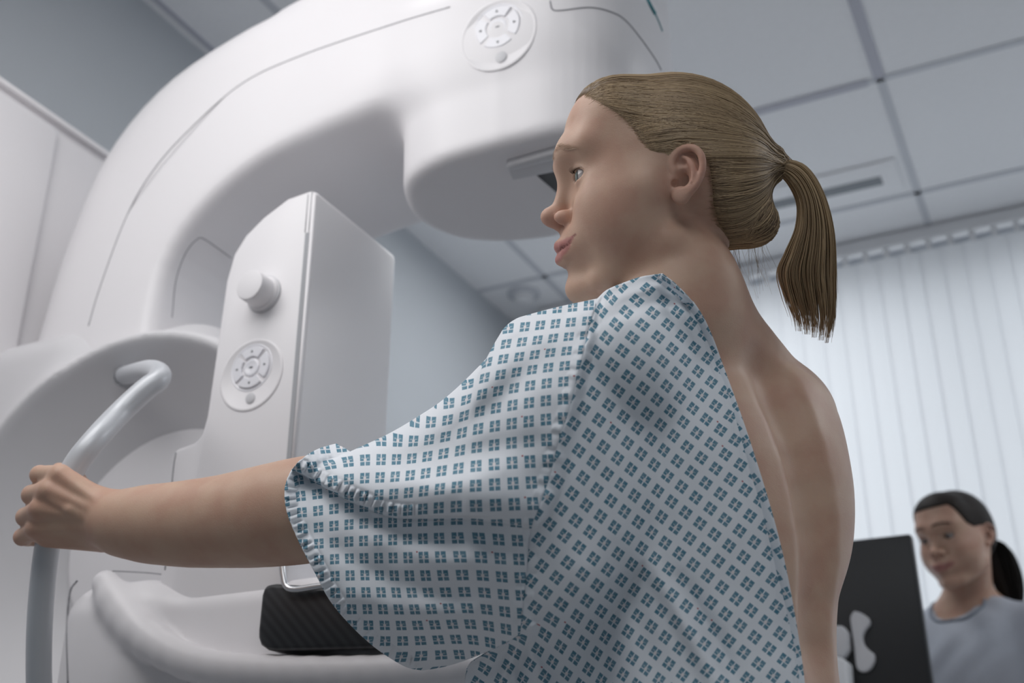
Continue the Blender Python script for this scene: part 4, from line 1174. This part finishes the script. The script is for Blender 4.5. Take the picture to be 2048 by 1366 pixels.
H = [(ell((-3, 0, 50), (90, 74, 80)), 'u', 0), (ell((-44, 0, 14), (44, 56, 54)), 'u', 30), (ell((54, 0, 58), (49, 59, 54)), 'u', 22), (ell((55, 0, 79), (40, 55, 41.5)), 'u', 22), (ell((38, 0, 18), (50, 61, 48)), 'u', 26)]
def cap_local(q):
    q = q.copy(); q[:, 1] = np.abs(q[:, 1])
    d = np.full(len(q), 1e4)
    for fn, op, k in H: d = smin(d, fn(q), k)
    d = smin(d, cone(TL + np.array([34, 0, -4]), TL + np.array([2, 0, 0]), 30, 9)(q), 24)
    d = smin(d, ell(BL + np.array([4, 0, 2]), (25, 30, 21))(q), 14)
    return d + 3.6 * np.exp(np.minimum(hp2(q[:, 0], q[:, 2]), 0) / 7.0)
def cap_f(p):
    q = to_local(p); d = cap_local(q)
    return smax(d, hp2(q[:, 0], q[:, 2]), 5) * HS / 1000
M['scalp'] = mat('hair_under_layer', (0.115, 0.074, 0.042), 0.6, 0.25)
hb_, hf_ = surface([(cap_f, 'u', 0)], HO - .18, HO + .18, .0025, 2)
hair = mk('hair', hb_, hf_, M['hair'], person)
def strands(paths, r, cols, name, parent, sides=4):
    """many thin locks as one hair mesh"""
    V, Fc, C = [], [], []
    off = 0
    for p_, rr, c_ in zip(paths, r, cols):
        v, f = tube_arrays(p_, rr, 3)
        V.append(v); Fc += [tuple(i + off for i in q) for q in f]; C.append(np.tile(c_, (len(v), 1))); off += len(v)
    return np.vstack(V), Fc, np.vstack(C)
LIGHT, DARK = np.array([.58, .425, .255]), np.array([.17, .113, .068])
def hair_cols(n, bias=0.0):
    t = np.clip(rng.normal(.52 + bias, .25, n), 0, 1)[:, None]
    return DARK * (1 - t) + LIGHT * t
def grad_local(q):
    e = .5; d0 = cap_local(q); g = np.stack([cap_local(q + np.eye(3)[k] * e) - d0 for k in range(3)], -1) / e
    return d0, g / np.maximum(np.linalg.norm(g, axis=1, keepdims=True), 1e-6)
# roots: along the hairline of both sides, across the forehead, at the nape, plus some on top
near_line = catmull(HLN, 60); back_line = catmull(HLB, 40)
mid_front = np.stack([np.interp(np.linspace(0, 1, 40), [0, 1], [near_line[0, 0], near_line[0, 0]]), np.linspace(abs(near_line[0, 1]), -abs(near_line[0, 1]), 40), np.full(40, near_line[0, 2] + 2)], -1)
roots = []
def sample(line, n, jit):
    i = rng.uniform(0, len(line) - 1, n); a = line[i.astype(int)]; b2 = line[np.minimum(i.astype(int) + 1, len(line) - 1)]
    return a + (b2 - a) * (i % 1)[:, None] + rng.normal(0, jit, (n, 3))
mir = np.array([1, -1, 1])
roots += [sample(near_line, 1300, 1.2), sample(near_line * mir, 240, 1.2), sample(mid_front, 420, 1.5), sample(back_line, 560, 2.0), sample(back_line * mir, 70, 2)]
top = np.stack([rng.uniform(-20, 70, 620), rng.uniform(-40, 70, 620), rng.uniform(70, 130, 620)], -1); roots.append(top)
nape = np.stack([rng.uniform(-70, -40, 140), rng.uniform(-35, 45, 140), np.full(140, HLB[-1, 2])], -1); roots.append(nape)
fr = sample(near_line, 260, 1.0); fr[:, 0] += rng.uniform(0, 5, 260) * (fr[:, 2] > 50); fr[:, 2] -= rng.uniform(0, 4, 260); roots.append(fr)      # fine short hairs along the hairline
roots = np.vstack(roots)
C0 = np.array([-8, 0, 40.0]); npt = 24
s_ = np.linspace(0, 1, npt)[None, :, None]
A = roots - C0; Bv = TL - C0
na = np.linalg.norm(A, axis=1); nb_ = np.linalg.norm(Bv)
om = np.arccos(np.clip((A @ Bv) / (na * nb_), -1, 1))[:, None, None]
Q = (np.sin((1 - s_) * om) * (A / na[:, None])[:, None] + np.sin(s_ * om) * (Bv / nb_)[None, None]) / np.sin(om)
Q = C0 + Q * (na[:, None, None] * (1 - s_) + nb_ * s_)
CPL = to_local(on_surf(head_only, [(1356, 268)], .95, 1.3, 200))[0]
nfr = 1300
kf = (np.interp(roots[:nfr, 2], [40, 62, 80], [.15, .7, 1.0]) * rng.uniform(.35, 1.0, nfr))[:, None, None]
cpt = CPL + np.stack([rng.uniform(-6, 14, nfr), np.zeros(nfr), rng.uniform(0, 40, nfr) ** 1.0], -1)
tb = s_ * 1.0
bez = (1 - tb) ** 2 * roots[:nfr, None, :] + 2 * tb * (1 - tb) * cpt[:, None, :] + tb ** 2 * TL
Q[:nfr] = Q[:nfr] * (1 - kf) + bez * kf
fsag = np.interp(roots[:, 2], [35, 60, 95], [0, 3, 6]) * (roots[:, 0] > 20)
Q[..., 2] -= ((rng.uniform(-3, 6, len(Q)) + fsag)[:, None] * np.sin(np.pi * s_[..., 0] ** .8))      # slight sag of each lock
lift = rng.uniform(-.6, .9, len(Q))[:, None] * np.sin(np.pi * np.clip(s_[..., 0] * 1.0, 0, 1)) ** .6 + .12
flat = Q.reshape(-1, 3)
for _ in range(7):
    d0, g = grad_local(flat); flat = flat - g * (d0 - np.repeat(1, len(flat)) * lift.repeat(1, 0).reshape(-1))[:, None] * .9
Q = flat.reshape(Q.shape)
jt = (rng.normal(0, 2.6, (len(Q), 3)))[:, None] * (s_ ** 6)
Q = Q + jt
paths = from_local(Q.reshape(-1, 3)).reshape(Q.shape)
taper = np.interp(np.linspace(0, 1, npt), [0, .22, .85, 1], [.12, 1, 1, .7])
rad = rng.uniform(.00028, .00068, len(Q))[:, None] * taper
rad[-260:] *= .55
sv_, sf_, sc_ = strands(paths, rad, hair_cols(len(Q)), 'hair', person)
nb0 = len(hb_)
allV = np.vstack([hb_, sv_]); allF = hf_.tolist() + [tuple(i + nb0 for i in f) for f in sf_]
me = hair.data; me.clear_geometry(); me.from_pydata((allV + np.array([0, 0, ZO])).tolist(), [], allF); me.update()
me.polygons.foreach_set('use_smooth', np.ones(len(me.polygons), bool))
setcol(hair, np.vstack([np.tile((.15, .10, .06), (nb0, 1)), sc_]))
hair['label'] = 'dark blond hair combed back tight'
# ponytail
left_e = catmull(np.array([(1543, 340), (1572, 362), (1594, 405), (1592, 455), (1572, 505), (1557, 545), (1568, 590), (1586, 636), (1592, 668)], float), 40)
right_e = catmull(np.array([(1546, 316), (1606, 328), (1644, 380), (1667, 460), (1672, 560), (1671, 630), (1658, 700)], float), 40)
nS = 900; lat = np.clip(rng.beta(1.1, 1.0, nS), 0, 1); dT = np.linalg.norm(TIE) / np.linalg.norm(ray(1541., 330.))
pony = []
prad = []
for k in range(nS):
    t = lat[k]; e = left_e * (1 - t) + right_e * t
    e = e.copy(); s1 = np.linspace(0, 1, 40)
    ln = .74 + .26 * rng.random() ** .7
    clump = math.floor(t * 5) / 5 + 1 / 10 + .05 * math.sin(math.floor(t * 5) * 7)
    ce = left_e * (1 - clump) + right_e * clump
    e = e + (ce - e) * (.8 * s1 ** 3.5)[:, None]
    e[:, 0] += rng.normal(0, 3) * s1 + rng.normal(0, 4.5) * np.sin(s1 * 5 + rng.uniform(0, 6)) * s1 ** 2
    m = max(int(40 * ln), 24)
    bell = math.sqrt(max(1 - (2 * t - 1) ** 2, 0)); w0 = rng.uniform(-1, 1)
    dep = dT + w0 * bell * (.006 + .016 * np.sin(np.pi * np.clip(s1 * .9 + .05, 0, 1)))
    p_ = P(e[:m, 0], e[:m, 1], dep[:m]); pony.append(p_[::1])
    rr = rng.uniform(.00035, .00085) * np.interp(np.linspace(0, 1, m), [0, .1, .75, 1], [.9, 1, .9, .15]); prad.append(rr)
pv, pf, pc = strands(pony, prad, hair_cols(nS, .28), 'ponytail', person)
pt = mk('ponytail', pv, pf, M['hair'], person); setcol(pt, pc)
an = np.linspace(0, 2 * np.pi, 25); ax_t = nrm(P(1560., 326., dT) - TIE); e1 = nrm(np.cross(ax_t, [0, 0, 1])); e2 = np.cross(ax_t, e1)
ring_ = TIE + ax_t * .004 + .0085 * (np.cos(an)[:, None] * e1 + np.sin(an)[:, None] * e2)
ht = tube('hair_tie', ring_, .0024, mat('brown_elastic', (0.16, 0.115, 0.07), .7), person, 8)
# loose wisps at the nape and temple
wis, wr_ = [], []
for k in range(34):
    x0 = rng.uniform(1470, 1535); y0 = np.interp(x0, [1470, 1535], [505, 478]); n_ = 20; s1 = np.linspace(0, 1, n_)
    L_ = rng.uniform(40, 130); dr = rng.normal(6, 14)
    wis.append(P(x0 - 8 + s1 * 14 + dr * s1 ** 1.8 + 2 * np.sin(s1 * 4 + k), y0 - 16 + s1 * L_, np.full(n_, dT) + rng.uniform(-.02, .02))); wr_.append(rng.uniform(.00010, .00020) * np.linspace(1, .4, n_))
for k in range(0):
    x0 = rng.uniform(1262, 1330); y0 = np.interp(x0, [1262, 1330], [262, 330]) + rng.uniform(-6, 14); n_ = 10; s1 = np.linspace(0, 1, n_)
    b_ = on_surf(head_only, [(x0 + s * rng.uniform(-26, 10), y0 + s * rng.uniform(8, 34)) for s in s1], .95, 1.3, 160)
    wis.append(b_ * .9985); wr_.append(.00018 * np.linspace(1, .4, n_))
wv_, wf2, wc = strands(wis, wr_, hair_cols(len(wis), .2), 'wisps', person)
wo = mk('flyaway_hair', wv_, wf2, M['hair'], person); wo['kind'] = 'stuff'; setcol(wo, wc)
# brows and lashes
def brow(side, parent, O, R, S, hf, col, n=75, r=.00017, us=(38.5, 44, 45, 37.5)):
    ps, rr = [], []
    for k in range(n):
        t = rng.random(); base = np.array([np.interp(t, [0, .5, 1], [113, 108, 95]), np.interp(t, [0, .5, 1], [9, 28, 47]), np.interp(t, [0, .35, .6, 1], us) + rng.normal(0, 1.3)])
        dirv = np.array([-4 - 4 * t, 5, 2.0 - 3 * t]); q = base + np.linspace(0, 1, 5)[:, None] * dirv; q[:, 1] *= side
        w_ = O + (q * S / 1000) @ R.T
        for _ in range(7):
            d = hf(w_); e = 1e-4; g = np.stack([hf(w_ + np.eye(3)[i] * e) - d for i in range(3)], -1) / e
            w_ = w_ - g * (d - .0007)[:, None]
        ps.append(w_); rr.append(r * np.linspace(1, .3, 5))
    v, f, c = strands(ps, rr, np.tile(col, (n, 1)), 'b', parent, 3)
    o = mk('eyebrow', v, f, M['hair'], parent); setcol(o, c)
def lashes(side, parent, O, R, S, col, n=34):
    ps, rr = [], []
    for k in range(n):
        a = math.radians(np.interp(k, [0, n - 1], [-30, 62])); dirv = np.array([math.cos(a), math.sin(a), 0])
        b_ = np.array([77, 31, 18]) + dirv * 13.2 + np.array([0, 0, 4.2]); q = np.stack([b_, b_ + dirv * 3 + np.array([0, 0, .2]), b_ + dirv * 5.5 + np.array([0, 0, 1.6])]); q[:, 1] *= side
        ps.append(O + (q * S / 1000) @ R.T); rr.append(.00016 * np.array([1, .7, .3]))
    v, f, c = strands(ps, rr, np.tile(col, (n, 1)), 'l', parent, 3)
    o = mk('eyelashes', v, f, M['hair'], parent); setcol(o, c)
hfn = head_only[0][0]
for sd_ in (1, -1):
    brow(sd_, person, HO, HR, HS, hfn, (.40, .28, .19)); lashes(sd_, person, HO, HR, HS, (.08, .05, .035))

# ------------------------------------------------------------------ the second person, behind the workstation
ND = 2.70
azN = YAW - math.atan2(880, F_PX * cp)
vN = np.array([-math.sin(azN), math.cos(azN), 0]); rN = np.array([math.cos(azN), math.sin(azN), 0])
yw = math.radians(33); pt_ = math.radians(-9)
fN = -vN * math.cos(yw) - rN * math.sin(yw)
NF = fN * math.cos(pt_) + np.array([0, 0, 1]) * math.sin(pt_); NU = -fN * math.sin(pt_) + np.array([0, 0, 1]) * math.cos(pt_)
NR = frame(NF, NU); NS = 1.0
NO = P(1922., 1092., ND)
def NL(f, l, u): return NO + NR @ (np.array([f, l, u], float) * NS / 1000)
nh = head_fn(NO, NR, NS, 'n')
tF = nrm(np.array([fN[0], fN[1], 0]) * .8 - vN * .35); tS = np.array([tF[1], -tF[0], 0])      # her right
if tS @ rN > 0: pass
tS = nrm(np.cross(tF, [0, 0, 1.0]))                                                          # towards her right
nb = P(1936., 1222., ND + .03)
def NT(s, f, z): return np.array([nb[0], nb[1], 0]) + tS * s + tF * f + np.array([0, 0, z])
zs = np.array([-.16, -.06, .06, .16, .26, .33, .37, .41, .44]) + (nb[2] - .43)
wsn = np.array([.16, .165, .135, .13, .145, .155, .145, .12, .075]); bsn = np.array([.11, .115, .09, .09, .105, .10, .085, .065, .045])
cN = np.stack([NT(0, .01, z) for z in zs]); sN = np.tile(tS[None], (len(zs), 1))
ntorso = loft_fn(zs, cN, wsn, bsn, sN)
zb_ = nb[2] - .43
nRs, nLs = NT(.165, .0, zb_ + .365), NT(-.165, .0, zb_ + .365)
arms = []
hands = []
for s, S_ in ((1, nRs), (-1, nLs)):
    el = S_ + tS * s * .045 + tF * .06 + np.array([0, 0, -.26]); wr_n = el + tF * .22 - tS * s * .09 + np.array([0, 0, -.02])
    arms.append((S_, el, wr_n))
nbody = [(ntorso, 'u', 0)] + chain([NL(-14, 0, -25), nb + np.array([0, 0, -.01])], [.050, .056], .03)
for s, (S_, el, wr_n) in zip((1, -1), arms):
    nbody += [(cone(nb + np.array([0, 0, -.01]), S_, .045, .045), 'u', .05)] + chain([S_, el], [.052, .040], .03) + chain([el, el * .5 + wr_n * .5, wr_n], [.040, .037, .026], .02)
    hdv = nrm(wr_n - el); sd = -nrm(np.cross(hdv, [0, 0, 1])) * s; dn = np.array([0, 0, -1.0])
    rm = np.stack([wr_n + hdv * .085 + sd * x for x in (.032, .011, -.010, -.030)]); rp_ = rm + hdv * .038 + dn * .008; rd = rp_ + hdv * .02 + dn * .014; rt = rd + hdv * .008 + dn * .016
    nbody += hand_prims(wr_n + hdv * .01, rm, rp_, rd, rt, [wr_n + hdv * .02 + sd * .02, wr_n + hdv * .045 + sd * .045 + dn * .01, wr_n + hdv * .07 + sd * .058 + dn * .014, wr_n + hdv * .095 + sd * .058 + dn * .016])
legs = []
for s in (-1, 1):
    hip, knee, ank = NT(s * .085, .01, zb_ - .10), NT(s * .09, .03, -.44), NT(s * .09, -.01, -.83)
    legs.append((hip, knee, ank)); toe = ank + tF * .16 + np.array([0, 0, -.045])
    nbody += chain([hip, knee, ank], [.088, .058, .042], .04) + [(cone(ank + np.array([0, 0, -.035]) - tF * .03, toe, .033, .024), 'u', .03)]
nbody += [(nh, 'u', .012), (lambda p: -.896 - p[:, 2], 'i', .004)]
nc = NO * np.array([1, 1, 0])
nurse, NV = sdf_obj('person', nbody, nc + np.array([-.50, -.50, -.93]), nc + np.array([.50, .42, NO[2] + .17]), .0045, M['skin'], None, 2, 0)
tag(nurse, 'dark haired woman in grey scrubs looking down at the back-turned monitor', 'person')
c, q = skin_colors(NV, NO, NR, NS, (.47, .31, .235), (.34, .15, .14), (.45, .24, .19))
setcol(nurse, c)
for sd_ in (1, -1):
    eyeball(NO, NR, NS, NR @ np.array([1, -.12, -.42]), nurse, sd_, (.06, .035, .02), (.30, .27, .26))
    brow(sd_, nurse, NO, NR, NS, nh, (.05, .035, .025), 130, .00026, (43, 46, 47, 43)); lashes(sd_, nurse, NO, NR, NS, (.01, .01, .01))
# scrubs: tunic and trousers
M['scrubs'] = add_noise(mat('blue_grey_scrubs', (.44, .47, .53), .8, .2), 120, .06)
M['scrub_trim'] = mat('darker_collar_trim', (.23, .26, .31), .8, .2)
tun = [(loft_fn(zs, cN, wsn + .014, bsn + .016, sN), 'u', 0)]
for s, (S_, el, wr_n) in zip((1, -1), arms):
    tun += [(cone(nb + np.array([0, 0, -.025]), S_ + np.array([0, 0, .004]), .050, .054), 'u', .05), (cone(S_, S_ * .25 + el * .75, .062, .060), 'u', .03)]
    tun += [(cone(S_ * .22 + el * .78, el * 1.2 - S_ * .2, .070, .070), 's', .004)]
wr_f = lambda p: .0035 * (np.sin(p[:, 0] * 70 + 3 * np.sin(p[:, 2] * 22)) * np.sin(p[:, 2] * 17 + p[:, 1] * 30))
base_t = list(tun)
tunic_f = lambda p: ev(base_t, p) + wr_f(p)
neckcut = cone(NT(0, .03, nb[2] + .10), NT(0, .045, nb[2] - .005), .085, .052)
tv, tf_ = surface([(tunic_f, 'u', 0), (neckcut, 's', .006), (lambda p: (zb_ - .22) - p[:, 2], 'i', .006)], nc + np.array([-.45, -.45, -.3]), nc + np.array([.45, .40, NO[2]]), .006, 2)
tu = mk('tunic', tv, tf_, M['scrubs'], nurse)
tu['label'] = 'blue-grey scrub tunic with a darker neckline'
an = np.linspace(0, 2 * np.pi, 49)
def ontunic(pts):
    q = np.array(pts)
    for _ in range(6):
        d = tunic_f(q); e = 1e-4; g = np.stack([tunic_f(q + np.eye(3)[i] * e) - d for i in range(3)], -1) / e
        q = q - g * (d / np.maximum((g * g).sum(1), .3))[:, None]
    return q
ncut0 = np.stack([NT(.062 * math.sin(a), .03 + .062 * math.cos(a), nb[2] - .012 - .030 * (1 + math.cos(a)) / 2) for a in an])
tube('neck_trim', ontunic(ncut0), .006, M['scrub_trim'], tu, 6, .6).matrix_parent_inverse = Matrix.Identity(4)
tro = []
for hip, knee, ank in legs: tro += chain([hip, knee, ank + np.array([0, 0, .02])], [.10, .075, .066], .03)
tro += [(loft_fn(zs, cN, wsn + .008, bsn + .010, sN), 'u', .03), (lambda p: p[:, 2] - (zb_ + .02), 'i', .01)]
rv, rf = surface(tro, nc + np.array([-.4, -.4, -.9]), nc + np.array([.4, .4, .3]), .010, 2)
mk('trousers', rv, rf, M['scrubs'], nurse)
# her hair: smooth dark cap and a low ponytail
hpn = poly2(np.array([(125, 84), (80, 86), (66, 62), (52, 40), (34, 30), (10, 34), (-24, 30), (-34, 8), (-44, -30), (-60, -62), (-160, -62), (-160, 190), (125, 190)], float))
def ncap(p):
    q = (p - NO) @ NR * (1000 / NS); q[:, 1] = np.abs(q[:, 1]); d = np.full(len(q), 1e4)
    for fn, op, k in H: d = smin(d, fn(q), k)
    d = smin(d, ell((-95, 0, 8), (20, 24, 24))(q), 16)
    return smax(d, hpn(q[:, 0], q[:, 2]), 5) * NS / 1000
hv, hf2 = surface([(ncap, 'u', 0)], NO - .18, NO + .18, .004, 2)
M['dark_hair'] = vcol_mat('dark_hair', .6, .2)
nhair = mk('hair', hv, hf2, M['dark_hair'], nurse); setcol(nhair, (.018, .014, .012))
pl_, pr2 = [], []
for k in range(150):
    a = rng.uniform(0, 6.28); r_ = math.sqrt(rng.random()); off = np.array([0, math.cos(a) * r_ * 32, math.sin(a) * r_ * 20])
    pts = np.array([(-100, 0, 8), (-122, 0, -8), (-128, 0, -45), (-120, 0, -95), (-112, 0, -150 - 20 * rng.random())], float)
    pts[:, 1] += -16 * np.linspace(0, 1, 5) ** 1.5 * 0
    sc = np.array([.45, 1.0, 1.2, 1.1, .5])[:, None]
    loc = pts + off * sc; loc[:, 0] += math.sin(a) * r_ * 20 * sc[:, 0]
    loc = loc + np.array([0, 1, 0]) * np.linspace(0, 1, 5)[:, None] * 24
    w_ = NO + (catmull(loc, 18) * NS / 1000) @ NR.T
    pl_.append(w_); pr2.append(.0022 * np.interp(np.linspace(0, 1, 18), [0, .1, .8, 1], [.8, 1, 1, .2]))
v, f, c = strands(pl_, pr2, np.clip(rng.normal(.016, .004, (150, 1)), .006, .04) * np.array([1.1, .95, .85]), 'p', nurse)
o = mk('ponytail', v, f, M['dark_hair'], nurse); setcol(o, c)

# ------------------------------------------------------------------ workstation and the monitor seen from behind
def PYs(x, y, Y): return PY(np.array([float(x)]), np.array([float(y)]), Y)[0]
YM = 2.36
tr_, br_ = PYs(1822, 1066, YM), PYs(1862, 1366, YM)
mx1 = tr_[0]; mz1 = tr_[2]; mx0 = mx1 - .545; mz0 = mz1 - .345
DT = mz0 - .12
desk = empty('workstation_desk', ((mx0 + mx1) / 2, YM, 0))
tag(desk, 'white standing-height workstation desk under the monitor', 'desk')
box('desk_top', (mx0 - .25, YM - .30, DT - .03), (mx1 + .12, YM + .22, DT), M['white_paint'], desk, .006)
for sx in (mx0 - .2, mx1 + .03): box('leg', (sx, YM - .26, FZ), (sx + .05, YM + .18, DT - .03), M['white_paint'], desk, .004)
box('back_panel', (mx0 - .15, YM - .24, FZ + .15), (mx1 + .03, YM - .22, DT - .03), M['white_paint'], desk)
mon = empty('computer_monitor', ((mx0 + mx1) / 2, YM, DT + ZO))
tag(mon, 'black back of a flat computer monitor with white mounting bracket', 'monitor')
box('housing', (mx0, YM, mz0), (mx1, YM + .030, mz1), M['black'], mon, .007)
box('screen', (mx0 + .012, YM + .0295, mz0 + .012), (mx1 - .012, YM + .032, mz1 - .012), M['glass_black'], mon)
# white cable bracket shaped like a bone, on the back
def yp(px): 
    q = PY([p_[0] for p_ in px], [p_[1] for p_ in px], YM - .012); return [(a[0], a[2]) for a in q]
bone = [(1708, 1222), (1722, 1226), (1737, 1236), (1740, 1248), (1732, 1258), (1726, 1272), (1728, 1288), (1738, 1300), (1748, 1308), (1749, 1320), (1743, 1334), (1734, 1342), (1722, 1343), (1714, 1336), (1711, 1318), (1708, 1290), (1704, 1262), (1701, 1236)]
prism('cable_bracket', catmull(np.array(yp(bone + bone[:1])), 50)[:-1].tolist(), 'y', YM - .016, YM + .002, M['plastic_grey'], mon, .003)
prism('mount_plate', yp([(1640, 1256), (1690, 1254), (1700, 1268), (1702, 1300), (1692, 1318), (1640, 1322)]), 'y', YM - .035, YM + .002, M['plastic_grey'], mon, .006)
prism('stand_column', yp([(1630, 1330), (1690, 1322), (1706, 1330), (1716, 1480), (1650, 1490)]), 'y', YM - .075, YM - .012, M['white_paint'], mon, .006)
sc_ = yp([(1680, 1480)])[0]
box('stand_column', (sc_[0] - .035, YM - .075, DT), (sc_[0] + .03, YM - .012, sc_[1] + .02), M['white_paint'], mon, .006)
box('stand_foot', (sc_[0] - .12, YM - .13, DT), (sc_[0] + .11, YM + .09, DT + .014), M['white_paint'], mon, .005)
